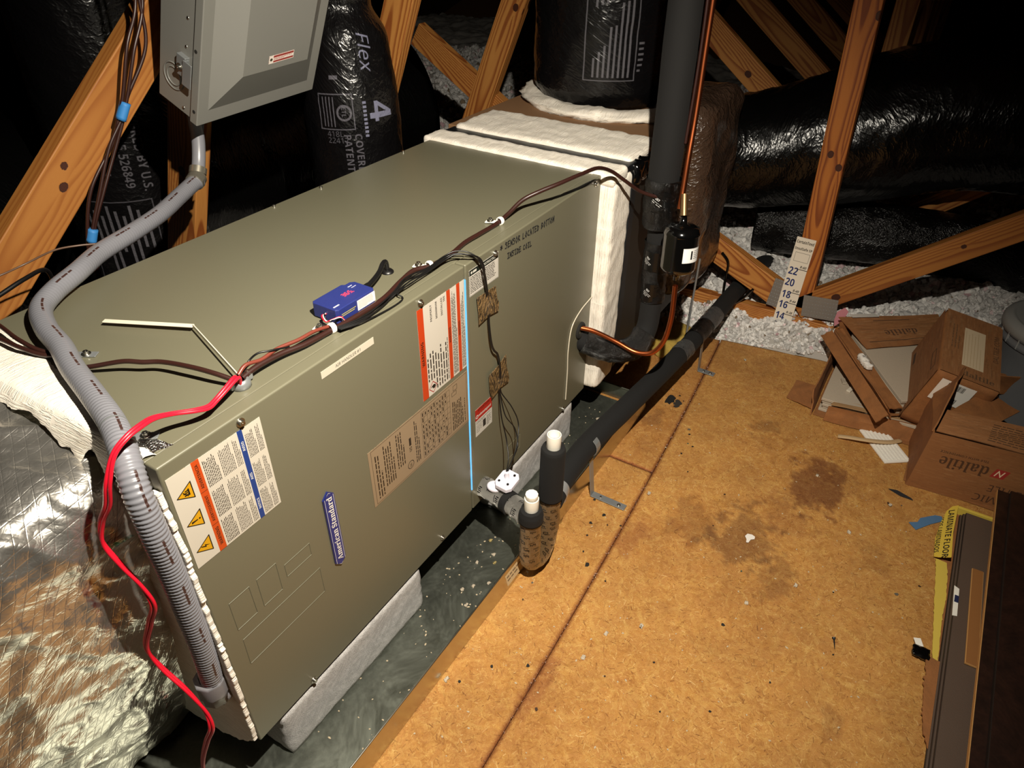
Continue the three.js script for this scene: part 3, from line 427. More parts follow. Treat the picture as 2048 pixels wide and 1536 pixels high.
{ // collar of mastic around the riser
  const pts = []; for (let i = 0; i <= 64; i++) { const a = i / 64 * Math.PI * 2; pts.push([1.81 + 0.262 * Math.cos(a), 0.736, -0.255 + 0.262 * Math.sin(a)]); }
  const g = sweep(pts, (s, a) => 0.045 * (0.9 + 0.25 * n2(s * 5, 2 * Math.cos(a) + 3) + 0.12 * n2(s * 22, 4 * Math.cos(a))), 0.012, 18, false); g.scale(1, 0.42, 1).translate(0, 0.43, 0); part(sp, 'mastic_collar', metreUV(g), M.mastic, 'thick ring of white mastic');
}
part(sp, 'sticker', bx(1.43, 1.535, 0.285, 0.48, 0.0275, 0.0288, 0.0003), phys(0x9d8f84, 0.5));
part(sp, 'sticker', bx(1.42, 1.50, 0.60, 0.655, 0.0275, 0.0288, 0.0003), phys(0x8a6e50, 0.6));
part(sp, 'corner_tape', metreUV(lumpy(1.262, 1.345, 0.678, 0.728, -0.02, 0.046, 0.008, 0.004, 34, 8, 0.012)), M.gloss);
{ const wrapMat = phys(0x46352a, 0.3, { bumpMap: scaled(filmBump, 0.5), bumpScale: 0.005, clearcoat: 0.8, clearcoatRoughness: 0.15 });
  part(sp, 'insulation_wrap', metreUV(lumpy(1.62, 1.96, 0.20, 0.785, -0.10, 0.095, 0.02, 0.010, 6, 3, 0.06)), wrapMat, 'baggy brown insulation under clear film'); }

// ---------- foil-faced return plenum at the near end ----------
const rp = thing('return_plenum', 'crinkled silver foil duct board plenum in the bottom left corner', 'duct plenum');
{
  const L = 1.1, prof = [[0.685, -0.60], [0.70, -0.52], [0.703, -0.32], [0.695, -0.2], [0.678, -0.13], [0.658, -0.106], [0.635, -0.092], [0.60, -0.087], [0.5, -0.098], [0.38, -0.118], [0.22, -0.155], [0.10, -0.185], [0.02, -0.205]];
  const cv = new THREE.CatmullRomCurve3(prof.map(([y, z]) => V(0, y, z)), false, 'centripetal'), len = cv.getLength(), nu = 190, nv = 170, pos = [], uv = [], idx = [];
  for (let i = 0; i <= nu; i++) for (let j = 0; j <= nv; j++) {
    const s = j / nv, x = 0.004 - i / nu * L, q = cv.getPointAt(s), t = cv.getTangentAt(s), ny = t.z * -1, nz = t.y;   // outward normal
    const e = i === 0 ? 0 : 1, fold = 1 - Math.abs(n3(x * 5, s * 6, 1)), a = e * (0.010 * n3(x * 3.2, s * 4, 7) + 0.0055 * n3(x * 9, s * 11, 3) + 0.006 * (fold ** 4) + 0.0032 * (1 - Math.abs(n3(x * 21, s * 27, 5))) ** 3);
    const sgn = -1; pos.push(x, q.y + sgn * t.z * -a * -1 * -1, q.z + sgn * -t.y * -a * -1 * -1); uv.push(x, s * len);
  }
  for (let i = 0; i < nu; i++) for (let j = 0; j < nv; j++) { const a = i * (nv + 1) + j, b = a + nv + 1; idx.push(a, a + 1, b, b, a + 1, b + 1); }
  const g = new THREE.BufferGeometry(); g.setAttribute('position', new THREE.Float32BufferAttribute(pos, 3)); g.setAttribute('uv', new THREE.Float32BufferAttribute(uv, 2)); g.setIndex(idx); g.computeVertexNormals();
  // marker and dye streaks left on the foil
  const yTo = (y) => { let s = 0.5; while (s < 1 && cv.getPointAt(s).y > y) s += 0.004; return s; };
  const dye = canvasTex(1024, 1024, (q, W) => { q.fillStyle = '#ffffff'; q.fillRect(0, 0, W, W); const r = rng(77), at = (x, y) => [(x + 1.1) / 1.1 * W, (1 - yTo(y)) * W]; const streak = (x0, y0, x1, y1, n, c, w) => { for (let i = 0; i < n; i++) { const t = r(), [X, Y] = at(lerp(x0, x1, t), lerp(y0, y1, t)); q.fillStyle = c + (0.08 + r() * 0.26).toFixed(2) + ')'; q.beginPath(); q.ellipse(X + (r() - 0.5) * w, Y + (r() - 0.5) * w * 0.6, 0.8 + r() * 2.4, 1 + r() * 5, r(), 0, 7); q.fill(); } }; streak(-0.017, 0.43, -0.046, 0.37, 46, 'rgba(150,30,34,', 9); streak(-0.049, 0.314, -0.03, 0.251, 46, 'rgba(150,22,28,', 6); streak(-0.083, 0.55, -0.09, 0.50, 30, 'rgba(150,60,60,', 9); streak(-0.045, 0.22, -0.04, 0.12, 20, 'rgba(150,50,50,', 8); streak(-0.02, 0.655, -0.045, 0.668, 16, 'rgba(20,110,90,', 8); });
  dye.wrapS = dye.wrapT = THREE.RepeatWrapping; dye.repeat.set(1 / 1.1, 1 / len); dye.offset.set(1, 0);
  M.foil.map = dye;
  part(rp, 'foil_facing', g, M.foil, 'crinkled foil with a thread grid');
  part(rp, 'duct_board', bx(-1.09, -0.001, 0.03, 0.64, -0.60, -0.235, 0.01), std(0xa88a3e, 0.9));
}
// mastic sealing it to the air handler: a ragged skin over the top edge and down the end
function rag(pts, seed, amp = 0.004, step = 0.006) { const out = []; pts.forEach((a, i) => { const b = pts[(i + 1) % pts.length], L = Math.hypot(b[0] - a[0], b[1] - a[1]), n = Math.max(1, Math.round(L / step)); for (let k = 0; k < n; k++) { const x = lerp(a[0], b[0], k / n), y = lerp(a[1], b[1], k / n); out.push(new THREE.Vector2(x + amp * n2(x * 60 + seed, y * 60) + amp * 0.6 * n2(x * 190, y * 190 + seed), y + amp * n2(x * 60, y * 60 + seed + 9) + amp * 0.6 * n2(x * 190 + 4, y * 190 + seed))); } }); return out; }
{
  // over the top: grid from the ragged line on the cabinet down to the foil
  const N = 110, K = 26, pos = [], idx = []; const inner = [[0.075, -0.52], [0.072, -0.42], [0.066, -0.36], [0.057, -0.27], [0.038, -0.17], [0.024, -0.11], [0.02, -0.06], [0.016, -0.02]], outer = [[-0.035, -0.52], [-0.03, -0.40], [-0.022, -0.32], [-0.012, -0.25], [-0.020, -0.17], [-0.012, -0.12], [-0.016, -0.08], [-0.004, -0.03]];
  const path = (a) => new THREE.CatmullRomCurve3(a.map(([x, z]) => V(x, 0, z)), false, 'centripetal'); const ci = path(inner), co = path(outer);
  for (let i = 0; i <= N; i++) { const t = i / N, a = ci.getPoint(t), b = co.getPoint(t); a.x += 0.004 * n2(t * 9, 1) + 0.0012 * n2(t * 50, 3); b.x += 0.006 * n2(t * 8, 6) + 0.0009 * n2(t * 40, 8);
    for (let k = 0; k <= K; k++) { const s = k / K, x = lerp(a.x, b.x, s), z = lerp(a.z, b.z, s); const drop = x > 0.006 ? YT : lerp(YT, 0.672 + 0.034 * smooth(-0.10, -0.28, z), smooth(0.006, -0.03, x)); const th = 0.0055 * Math.sin(Math.PI * clamp(s * 1.0)) ** 0.4; pos.push(x, drop - 0.0012 + th + (s > 0 && s < 1 ? 0.0008 * n2(x * 40, z * 16) + 0.0004 * n2(x * 120, z * 60) : 0), z); } }
  for (let i = 0; i < N; i++) for (let k = 0; k < K; k++) { const a = i * (K + 1) + k, b = a + K + 1; idx.push(a, a + 1, b, b, a + 1, b + 1); }
  const g = new THREE.BufferGeometry(); g.setAttribute('position', new THREE.Float32BufferAttribute(pos, 3)); g.setIndex(idx); g.computeVertexNormals(); part(rp, 'mastic_skin', metreUV(g), M.mastic, 'ragged brushed white mastic');
  // down the end of the cabinet
  const s = new THREE.Shape(rag([[0.004, 0.69], [-0.004, 0.60], [0.0, 0.45], [-0.003, 0.3], [0.002, 0.145], [0.05, 0.1], [0.10, 0.075], [0.235, 0.04], [0.225, 0.13], [0.17, 0.25], [0.135, 0.36], [0.11, 0.5], [0.10, 0.66]], 3, 0.003));
  const e = new THREE.ExtrudeGeometry(s, { depth: 0.004, bevelEnabled: true, bevelSize: 0.002, bevelThickness: 0.002, bevelSegments: 2 }); e.rotateY(Math.PI / 2); e.translate(-0.007, 0, 0); part(rp, 'mastic_skin', metreUV(e), M.mastic, 'white mastic down the cabinet end');
  const f = new THREE.Shape(rag([[0.012, 0.03], [0.038, 0.021], [0.034, 0.05], [0.02, 0.075], [0.008, 0.07]], 8, 0.0015)); const fg = new THREE.ExtrudeGeometry(f, { depth: 0.0008, bevelEnabled: false }).rotateX(-Math.PI / 2).translate(0, YT, 0); part(rp, 'foil_tape', metreUV(fg), M.foilPipe);
}
// ---------- drain pan, blocks ----------
{
  const pan = thing('drain_pan', 'shallow galvanized drain pan under the air handler', 'drain pan');
  const x0 = -0.35, x1 = 1.325, z0 = -0.62, z1 = 0.128, t = 0.0009, h = 0.045, lean = 0.012;
  part(pan, 'tray', metreUV(bx(x0 + lean, x1 - lean, 0.0012, 0.003, z0 + lean, z1 - lean, 0.0005)), M.zinc);
  const wall = (a, b, c, d) => { const g = new THREE.BufferGeometry(), n = V(...b).sub(V(...a)).cross(V(...d).sub(V(...a))).normalize().multiplyScalar(t), q = [a, b, c, d].map((p) => V(...p)), o = q.map((p) => p.clone().add(n)), P = []; const quad = (k, l, m, e) => { for (const p of [k, l, m, k, m, e]) P.push(p.x, p.y, p.z); }; quad(q[0], q[3], q[2], q[1]); quad(o[0], o[1], o[2], o[3]); quad(q[0], q[1], o[1], o[0]); quad(q[1], q[2], o[2], o[1]); quad(q[2], q[3], o[3], o[2]); quad(q[3], q[0], o[0], o[3]); g.setAttribute('position', new THREE.Float32BufferAttribute(P, 3)); g.computeVertexNormals(); return g; };
  const rim = (a, b) => cyl(a, b, 0.0022, 0.0022, 8);
  const A = [x0, h, z1 - lean], B = [x1, h, z1 - lean];
  part(pan, 'side', metreUV(merge([wall([x0, 0.001, z1], [x1, 0.001, z1], [x1, h, z1 - lean], [x0, h, z1 - lean]), rim(A, B)])), std(0xc9c4b8, 0.24, { metalness: 1 }), 'outer wall mirroring the floor');
  part(pan, 'side', metreUV(merge([wall([x1, 0.001, z1], [x1, 0.001, z0], [x1, h, z0], [x1, h, z1 - lean]), rim(B, [x1, h, z0])])), M.zinc);
  part(pan, 'side', metreUV(merge([wall([x0, 0.001, z0], [x0, 0.001, z1], [x0, h, z1 - lean], [x0, h, z0])])), M.zinc);
  part(pan, 'side', metreUV(merge([wall([x1, 0.001, z0], [x0, 0.001, z0], [x0, h, z0], [x1, h, z0])])), M.zinc);
  const t2 = canvasTex(256, 64, (g, a, b) => { g.fillStyle = '#b9a078'; g.fillRect(0, 0, a, b); greek(g, 12, 12, 220, 2, 20, 9, '#6b5a44', 2); });
  const lab = new THREE.BoxGeometry(0.085, 0.028, 0.0004).rotateX(-0.26).translate(0.60, 0.0215, 0.1235); part(pan, 'paper_label', lab, std(0xffffff, 0.7, { map: t2 }));
}
const blocks = [];
for (const [x0, x1, lab] of [[0.045, 0.425, 'rough grey support block under the near end of the air handler'], [0.74, 1.095, 'rough grey support block behind the drain trap, under the far end']])
  single('support_block', lab, 'block', metreUV(lumpy(x0, x1, 0.003, 0.122, -0.34, -0.001, 0.012, 0.0012, 60, x0 * 9, 0.008)), M.concrete, 'support blocks in the drain pan');

// ---------- condensate trap, float switch and drain line ----------
{
  const printed = canvasTex(512, 512, (g, W) => { g.fillStyle = '#9a7d58'; g.fillRect(0, 0, W, W); const r = rng(17); g.fillStyle = '#17120d'; g.font = 'bold 62px sans-serif'; for (let j = 0; j < 5; j++) for (let i = 0; i < 3; i++) { g.save(); g.translate(i * 175 + (j % 2) * 80 + 10, 70 + j * 105); g.rotate(-0.25 + r() * 0.2); if ((i + j) % 2) { for (let k = 0; k < 4; k++) { g.fillRect(k * 24, -40 + (k % 2) * 8, 15, 34); g.fillRect(k * 24, -22, 22, 9); } g.fillRect(6, 12, 96, 10); } else { g.strokeStyle = '#17120d'; g.lineWidth = 12; g.strokeRect(0, -34, 70, 30); g.fillRect(14, 8, 90, 12); } g.restore(); } });
  printed.wrapS = printed.wrapT = THREE.RepeatWrapping; const pt = scaled(printed, 1); pt.repeat.set(2, 11);
  const printedFoil = phys(0xffffff, 0.28, { map: pt, metalness: 0.35, bumpMap: scaled(filmBump, 0.1), bumpScale: 0.003, clearcoat: 0.5 });
  const silverPrint = canvasTex(512, 512, (g, W) => { g.fillStyle = '#c9c6bf'; g.fillRect(0, 0, W, W); g.fillStyle = '#1b1917'; g.font = 'bold 60px sans-serif'; for (let j = 0; j < 4; j++) for (let i = 0; i < 2; i++) { for (let k = 0; k < 4; k++) { g.fillRect(i * 260 + (j % 2) * 110 + 20 + k * 30, 40 + j * 120 + (k % 2) * 8, 16, 36); } g.fillRect(i * 260 + (j % 2) * 110 + 20, 92 + j * 120, 120, 9); } }); silverPrint.wrapS = silverPrint.wrapT = THREE.RepeatWrapping; const sp2 = scaled(silverPrint, 1); sp2.repeat.set(2, 9);
  const silver = std(0xffffff, 0.3, { metalness: 0.6, map: sp2, bumpMap: scaled(filmBump, 0.1), bumpScale: 0.004 });
  const wob = (r, k) => (s, a) => r * (1 + 0.05 * n2(s * 40 + k, Math.cos(a) * 1.5 + k) + 0.03 * n2(s * 110, 3 * Math.sin(a) + k));
  const tr = thing('drain_trap', 'foil wrapped condensate trap with two white capped pipes beside the drain pan', 'drain trap');
  const zt = 0.152;
  part(tr, 'inlet_pipe', sweep([[0.655, 0.168, -0.01], [0.645, 0.170, 0.05], [0.632, 0.174, 0.10], [0.618, 0.178, zt - 0.012]], wob(0.0235, 1), 0.005, 26), silver, 'crumpled silver foil wrap');
  part(tr, 'foam_ring', cyl([0.6395, 0.172, 0.072], [0.6345, 0.1735, 0.088], 0.0262, 0.0262, 24), M.foam);
  part(tr, 'trap_body', sweep([[0.606, 0.20, zt], [0.606, 0.14, zt], [0.606, 0.085, zt], [0.613, 0.058, zt], [0.636, 0.046, zt + 0.002], [0.662, 0.05, zt + 0.002], [0.682, 0.07, zt], [0.69, 0.10, zt], [0.69, 0.15, zt], [0.69, 0.19, zt]], wob(0.0228, 7), 0.004, 26), printedFoil, 'tan foil tape printed in black');
  part(tr, 'foam_sleeve', sweep([[0.606, 0.188, zt], [0.606, 0.205, zt], [0.606, 0.222, zt]], (s, a, L) => 0.0262 - 0.004 * smooth(L * 0.5, L, s) * (1 + 0.5 * n2(Math.cos(a) * 2, Math.sin(a) * 2)), 0.004, 26), M.foam);
  const cap = (x, y0, y1, r, closed) => { const w = 0.0028; const p = closed ? [[0, y0], [r, y0], [r, y1 - 0.006], [r * 0.97, y1 - 0.003], [r * 0.86, y1], [0, y1 + 0.001]] : [[0, y0], [r, y0], [r, y1 - 0.001], [r - 0.001, y1], [r - w, y1], [r - w, y0 + 0.004], [0, y0 + 0.004]]; return lathe(p, 28).translate(x, 0, zt); };
  part(tr, 'white_pipe', cap(0.606, 0.20, 0.252, 0.0155, false), M.pvc); part(tr, 'cap', merge([lathe([[0, 0.246], [0.0138, 0.246], [0.0135, 0.262], [0.0125, 0.264], [0, 0.2645]], 10).translate(0.606, 0, zt)]), M.pvc, 'white plug with notched rim');
  part(tr, 'foam_sleeve', sweep([[0.69, 0.185, zt], [0.69, 0.25, zt], [0.691, 0.327, zt]], (s, a, L) => 0.0262 - 0.003 * smooth(L * 0.94, L, s), 0.004, 26), M.foam, 'black foam sleeve');
  part(tr, 'white_pipe', cap(0.691, 0.31, 0.36, 0.0152, false), M.pvc, 'open white pipe end');
  part(tr, 'bell_mouth', sweep([[0.715, 0.165, 0.15], [0.742, 0.165, 0.143]], () => 0.027, 0.004, 22, false), phys(0xffffff, 0.1, { transmission: 0.8, thickness: 0, roughness: 0.15 }), 'clear plastic sleeve end');

  const fs = thing('float_switch', 'white float switch on the foil wrapped inlet pipe', 'float switch', [0.652, 0.197, 0.058]);
  const oct = new THREE.Shape(); [[-0.024, -0.012], [-0.015, -0.019], [0.015, -0.019], [0.024, -0.012], [0.024, 0.012], [0.015, 0.019], [-0.015, 0.019], [-0.024, 0.012]].forEach(([a, b], i) => i ? oct.lineTo(a, b) : oct.moveTo(a, b)); oct.closePath();
  const bodyG = new THREE.ExtrudeGeometry(oct, { depth: 0.009, bevelEnabled: true, bevelSize: 0.002, bevelThickness: 0.002, bevelSegments: 2 }).rotateX(-Math.PI / 2); bodyG.rotateZ(0.12).rotateX(0.1); part(fs, 'body', bodyG.clone().translate(0.004, 0.012, 0.004), M.switchWhite);
  part(fs, 'stem', cyl([0.004, 0.022, 0.004], [0.003, 0.042, 0.004], 0.0055, 0.0048, 16), M.switchWhite); part(fs, 'neck', cyl([0.004, -0.012, 0.004], [0.004, 0.014, 0.004], 0.013, 0.015, 18), M.switchWhite);
  part(fs, 'side_dome', new THREE.SphereGeometry(0.0145, 20, 14).scale(1, 0.75, 1.2).translate(-0.010, -0.002, -0.020), M.switchWhite);
  for (const [a, b] of [[-0.014, -0.011], [0.014, -0.011], [0.014, 0.011], [-0.014, 0.011]]) part(fs, 'screw', hexHead(0.0018, 0.0016).translate(a + 0.003, 0.0262 + a * 0.12, b + 0.004), M.blackWire);

  const dl = thing('drain_line', 'long black foam insulated drain pipe running along the floor to the truss', 'pipe');
  const P = [[0.70, 0.162, 0.148], [0.76, 0.161, 0.138], [0.90, 0.155, 0.128], [1.10, 0.148, 0.141], [1.30, 0.141, 0.156], [1.50, 0.132, 0.167], [1.70, 0.127, 0.172], [1.95, 0.123, 0.178], [2.22, 0.115, 0.19], [2.38, 0.06, 0.2]];
  part(dl, 'foam_cover', sweep(P, (s, a) => 0.0275 * (1 + 0.012 * n2(s * 12, Math.cos(a))), 0.02, 26), M.foam);
  const clear = phys(0x555555, 0.12, { bumpMap: scaled(filmBump, 0.1), bumpScale: 0.003 }); const at = (x) => { let i = 0; while (P[i + 1][0] < x) i++; const t = (x - P[i][0]) / (P[i + 1][0] - P[i][0]); return P[i].map((v, k) => lerp(v, P[i + 1][k], t)); };
  part(dl, 'joint_tape', sweep([at(1.44), at(1.50)], wob(0.0288, 2), 0.006, 24, false), clear, 'glossy grey tape'); part(dl, 'joint_tape', sweep([at(1.66), at(1.75)], wob(0.0292, 5), 0.006, 24, false), clear, 'glossy grey tape');
  part(dl, 'dark_tape', sweep([at(1.56), at(1.655)], wob(0.029, 6), 0.006, 24, false), M.blackTape);

  const strap = (name, pts, w, lab, x) => { // flat galvanized strip bent along pts (y,z) at x
    const o = thing(name, lab, 'bracket', [0, 0, 0], 'pipe brackets on the floor'); const gs = [];
    for (let i = 0; i + 1 < pts.length; i++) { const [y0, z0] = pts[i], [y1, z1] = pts[i + 1], L = Math.hypot(y1 - y0, z1 - z0); gs.push(box(w, 0.0022, L + 0.0015, 0.0008).rotateX(-Math.atan2(y1 - y0, z1 - z0)).translate(x, (y0 + y1) / 2, (z0 + z1) / 2)); }
    part(o, 'strip', metreUV(merge(gs)), M.steel); return o;
  };
  const hook = (y, z, r) => { const a = []; for (let i = 0; i <= 10; i++) { const t = -0.9 + i / 10 * 3.4; a.push([y - r * Math.cos(t), z + r * Math.sin(t)]); } return a.reverse(); };
  const b1 = strap('pipe_bracket', [...hook(0.157, 0.129, 0.0295).slice(0, 8), [0.115, 0.142], [0.004, 0.154], [0.003, 0.245]], 0.02, 'bent steel pipe bracket near the drain trap', 0.918);
  part(b1, 'screw', hexHead(0.003, 0.003).translate(0.918, 0.004, 0.178), M.screw); part(b1, 'screw', hexHead(0.003, 0.003).translate(0.918, 0.004, 0.228), M.screw);
  const b2 = strap('pipe_bracket', [[0.118, 0.186], [0.06, 0.19], [0.004, 0.192], [0.003, 0.243]], 0.021, 'bent steel pipe bracket near the insulation edge', 1.60);
  part(b2, 'screw', hexHead(0.003, 0.003).translate(1.6, 0.004, 0.208), M.screw); part(b2, 'screw', hexHead(0.003, 0.003).translate(1.6, 0.004, 0.23), M.screw);
  const saddle = thing('pipe_hook', 'black plastic hook holding the drain pipe to the truss', 'hook'); part(saddle, 'hook', tube([[1.922, 0.262, 0.115], [1.922, 0.235, 0.140], [1.922, 0.17, 0.143], [1.922, 0.10, 0.152], [1.922, 0.088, 0.180], [1.922, 0.11, 0.207], [1.922, 0.16, 0.24]], 0.0045, 40, 8), M.gloss);
}

// ---------- refrigerant lines ----------
{
  const sl = thing('suction_line', 'thick black insulated refrigerant pipe rising in front of the plenum', 'pipe');
  part(sl, 'foam_cover', sweep([[1.252, 0.64, 0.112], [1.25, 0.8, 0.112], [1.25, 1.1, 0.108], [1.25, 1.5, 0.104], [1.25, 1.95, 0.1]], (s, a) => 0.036 * (1 + 0.02 * n2(s * 5, Math.cos(a))), 0.02, 28), M.foam);
  part(sl, 'foam_cover', sweep([[1.112, 0.312, -0.012], [1.135, 0.29, 0.04], [1.165, 0.278, 0.09], [1.20, 0.285, 0.118], [1.235, 0.32, 0.126], [1.25, 0.38, 0.125], [1.255, 0.47, 0.12], [1.255, 0.66, 0.114]], (s, a) => 0.027 * (1 + 0.03 * n2(s * 9, Math.cos(a))), 0.01, 26), M.foam);
  const tm = M.blackTape, tw = (pts, r) => sweep(pts, (s, a) => r * (1 + 0.05 * n2(s * 30, 2 * Math.cos(a)) + 0.03 * n2(s * 90, 3 * Math.sin(a))), 0.005, 26, false);
  part(sl, 'tape_wrap', tw([[1.12, 0.304, 0.004], [1.138, 0.287, 0.045], [1.165, 0.278, 0.09], [1.20, 0.285, 0.118], [1.228, 0.312, 0.126]], 0.031), tm, 'wrinkled shiny black tape'); part(sl, 'tape_wrap', tw([[1.255, 0.60, 0.116], [1.252, 0.66, 0.112], [1.252, 0.715, 0.112]], 0.040), tm, 'wrinkled shiny black tape'); part(sl, 'tape_wrap', tw([[1.254, 0.40, 0.125], [1.255, 0.50, 0.118], [1.255, 0.56, 0.118]], 0.0305), tm, 'wrinkled shiny black tape');
  const pm = canvasTex(256, 256, (g, W) => { g.clearRect(0, 0, W, W); g.fillStyle = '#0b0b0b'; g.fillRect(0, 0, W, W); g.fillStyle = '#d8d8d8'; g.font = 'bold 40px sans-serif'; g.save(); g.translate(40, 40); g.rotate(0.5); g.fillText('557', 20, 40); greek(g, 0, 60, 150, 3, 22, 8, '#bdbdbd', 4); g.restore(); });
  for (const [y, a] of [[0.668, 0.2], [0.515, -0.2], [0.43, 0.1]]) part(sl, 'tape_print', new THREE.CylinderGeometry(y > 0.6 ? 0.0415 : 0.0322, y > 0.6 ? 0.0415 : 0.0322, 0.05, 18, 1, true, -Math.PI * 0.62 + a, 1.1).translate(1.254, y, y > 0.6 ? 0.112 : 0.119), phys(0xffffff, 0.3, { map: pm }));
  const ll = thing('liquid_line', 'bare copper refrigerant pipe beside the black insulated one', 'pipe');
  part(ll, 'upper_pipe', tube([[1.292, 1.9, 0.150], [1.290, 1.3, 0.150], [1.286, 1.0, 0.152], [1.27, 0.85, 0.158], [1.252, 0.77, 0.162], [1.238, 0.70, 0.166], [1.228, 0.66, 0.168]], 0.0068, 90, 12), M.copper);
  part(ll, 'lower_loop', tube([[1.095, 0.355, -0.005], [1.112, 0.347, 0.03], [1.135, 0.322, 0.085], [1.145, 0.303, 0.14], [1.150, 0.312, 0.178], [1.156, 0.345, 0.20], [1.163, 0.41, 0.209], [1.168, 0.5, 0.205]], 0.0062, 80, 12), M.copper);
  part(ll, 'brown_wire', tube([[1.272, 1.9, 0.128], [1.266, 1.2, 0.145], [1.262, 0.95, 0.15], [1.25, 0.8, 0.151]], 0.0035, 50, 8), M.brownWire);
  const fd = thing('filter_drier', 'glossy black filter drier canister with a small white label', 'filter drier');
  const A = V(1.166, 0.508, 0.206), B = V(1.229, 0.668, 0.167), ax = B.clone().sub(A).normalize(); const H = 0.118, Rr = 0.0405, k = Rr - 0.008;
  const prof = [[0.007, -0.016], [0.009, 0], [k * 0.8, 0.003], [Rr - 0.003, 0.010], [Rr, 0.018], [Rr, H - 0.026], [Rr * 1.025, H - 0.024], [Rr * 1.025, H - 0.020], [Rr, H - 0.018], [Rr - 0.003, H - 0.008], [k * 0.8, H - 0.002], [0.009, H], [0.007, H + 0.016]];
  const up = new THREE.Quaternion().setFromUnitVectors(V(0, 1, 0), V(0.10, 0.985, -0.06).normalize());
  const body = lathe(prof, 40).applyQuaternion(up).translate(1.176, 0.527, 0.201); part(fd, 'canister', body, M.gloss);
  const lt = canvasTex(512, 220, (g, W, Hh) => { g.fillStyle = '#ecebe8'; g.fillRect(0, 0, W, Hh); g.strokeStyle = '#bbb'; g.lineWidth = 4; g.strokeRect(8, 8, W - 16, Hh - 16); g.fillStyle = '#222'; g.fillRect(160, 40, 40, 130); greek(g, 230, 40, 250, 5, 28, 9, '#222', 3); });
  part(fd, 'white_label', new THREE.CylinderGeometry(Rr + 0.0006, Rr + 0.0006, 0.034, 24, 1, true, -1.05, 1.5).translate(0, 0.055, 0).applyQuaternion(up).translate(1.176, 0.527, 0.201), phys(0xffffff, 0.4, { map: lt }));
  part(fd, 'brazed_joint', cyl([1.192, 0.66, 0.192], [1.215, 0.70, 0.178], 0.0085, 0.0078, 14), std(0x9a7a55, 0.4, { metalness: 0.9 }));
  single('threaded_rod', 'thin grey hanger rod standing beside the copper loop', 'rod', cyl([1.63, 0.0, 0.125], [1.63, 0.36, 0.125], 0.0032, 0.0032, 10), M.steel);
}

// ---------- electrical box ----------
const EB = new THREE.Matrix4().makeBasis(V(1, 0.018, -0.018).normalize(), V(-0.009, 0.903, 0.431).normalize(), V(0.024, -0.43, 0.902).normalize()).setPosition(0.586, 0.872, -0.613);
{
  const eb = thing('electrical_box', 'grey steel electrical panel box hung on the truss studs', 'electrical box'); eb.applyMatrix4(EB);
  const w = 0.3214, h = 0.5;
  part(eb, 'enclosure', bx(0.004, w - 0.004, 0.004, h, -0.108, -0.018, 0.002), M.boxGrey);
  const cover = part(eb, 'cover', merge([bx(0, w, 0, h, -0.0205, -0.001, 0.0022)]), M.boxGrey);
  { const o = [[0.025, 0.03], [0.296, 0.03], [0.296, h - 0.03], [0.025, h - 0.03]], n = [[0.074, 0.11], [0.247, 0.11], [0.247, h - 0.1], [0.074, h - 0.1]], z0 = -0.001, z1 = 0.03, P = []; const q = (a, b, c, d) => P.push(...a, ...b, ...c, ...a, ...c, ...d); for (let i = 0; i < 4; i++) { const j = (i + 1) % 4; q([...o[i], z0], [...o[j], z0], [...n[j], z1], [...n[i], z1]); } q([...n[0], z1], [...n[1], z1], [...n[2], z1], [...n[3], z1]); let g = new THREE.BufferGeometry(); g.setAttribute('position', new THREE.Float32BufferAttribute(P, 3)); g.computeVertexNormals(); part(cover, 'raised_panel', g, M.boxGrey); }
  const lt = canvasTex(256, 72, (g, a, b) => { g.fillStyle = '#d9cdc4'; g.fillRect(0, 0, a, b); g.fillStyle = '#8e2f2a'; g.fillRect(44, 4, 208, 18); g.fillRect(44, 50, 208, 16); greek(g, 50, 28, 190, 2, 10, 5, '#a5504a', 2); g.fillStyle = '#332'; g.beginPath(); g.arc(22, 36, 13, 0, 7); g.fill(); });
  part(cover, 'red_label', new THREE.BoxGeometry(0.066, 0.0165, 0.0005).rotateZ(0.02).translate(0.17, 0.1315, 0.0303), phys(0xffffff, 0.4, { map: lt }));
  const side = (g, y, z, x = 0.0032) => g.rotateY(Math.PI / 2).translate(x, y, z);
  part(eb, 'knockout', merge([side(ring(0.0255, 0.0013, 8, 36), 0.067, -0.069), side(ring(0.0175, 0.0012, 8, 32), 0.067, -0.069)]), M.boxGrey, 'two raised concentric rings');
  const latch = part(eb, 'latch', merge([bx(-0.006, 0.005, 0.086, 0.126, -0.054, -0.032, 0.001), bx(-0.010, -0.0075, 0.075, 0.124, -0.034, -0.012, 0.001), bx(-0.0085, 0.002, 0.092, 0.122, -0.036, -0.031, 0.001)]), M.steel); part(latch, 'screw', hexHead(0.005, 0.006).rotateZ(Math.PI / 2).translate(-0.005, 0.102, -0.045), M.screw);
  const dot = (x, y, z, m) => part(eb, 'rivet', new THREE.SphereGeometry(0.0032, 10, 8).scale(0.5, 1, 1).translate(x, y, z), m); dot(0.0038, 0.198, -0.04, M.screw); dot(0.0038, 0.143, -0.041, M.screw); dot(0.0036, 0.016, -0.041, M.screw);
  for (const [y, z] of [[0.151, -0.013], [0.028, -0.010]]) part(cover, 'hole', side(new THREE.CylinderGeometry(0.0035, 0.0035, 0.0012, 14).rotateX(Math.PI / 2), y, z, 0), M.rubber);
  part(eb, 'wire_seal', ring(0.006, 0.0012, 6, 18).translate(0.24, -0.012, -0.03), M.steel);
}

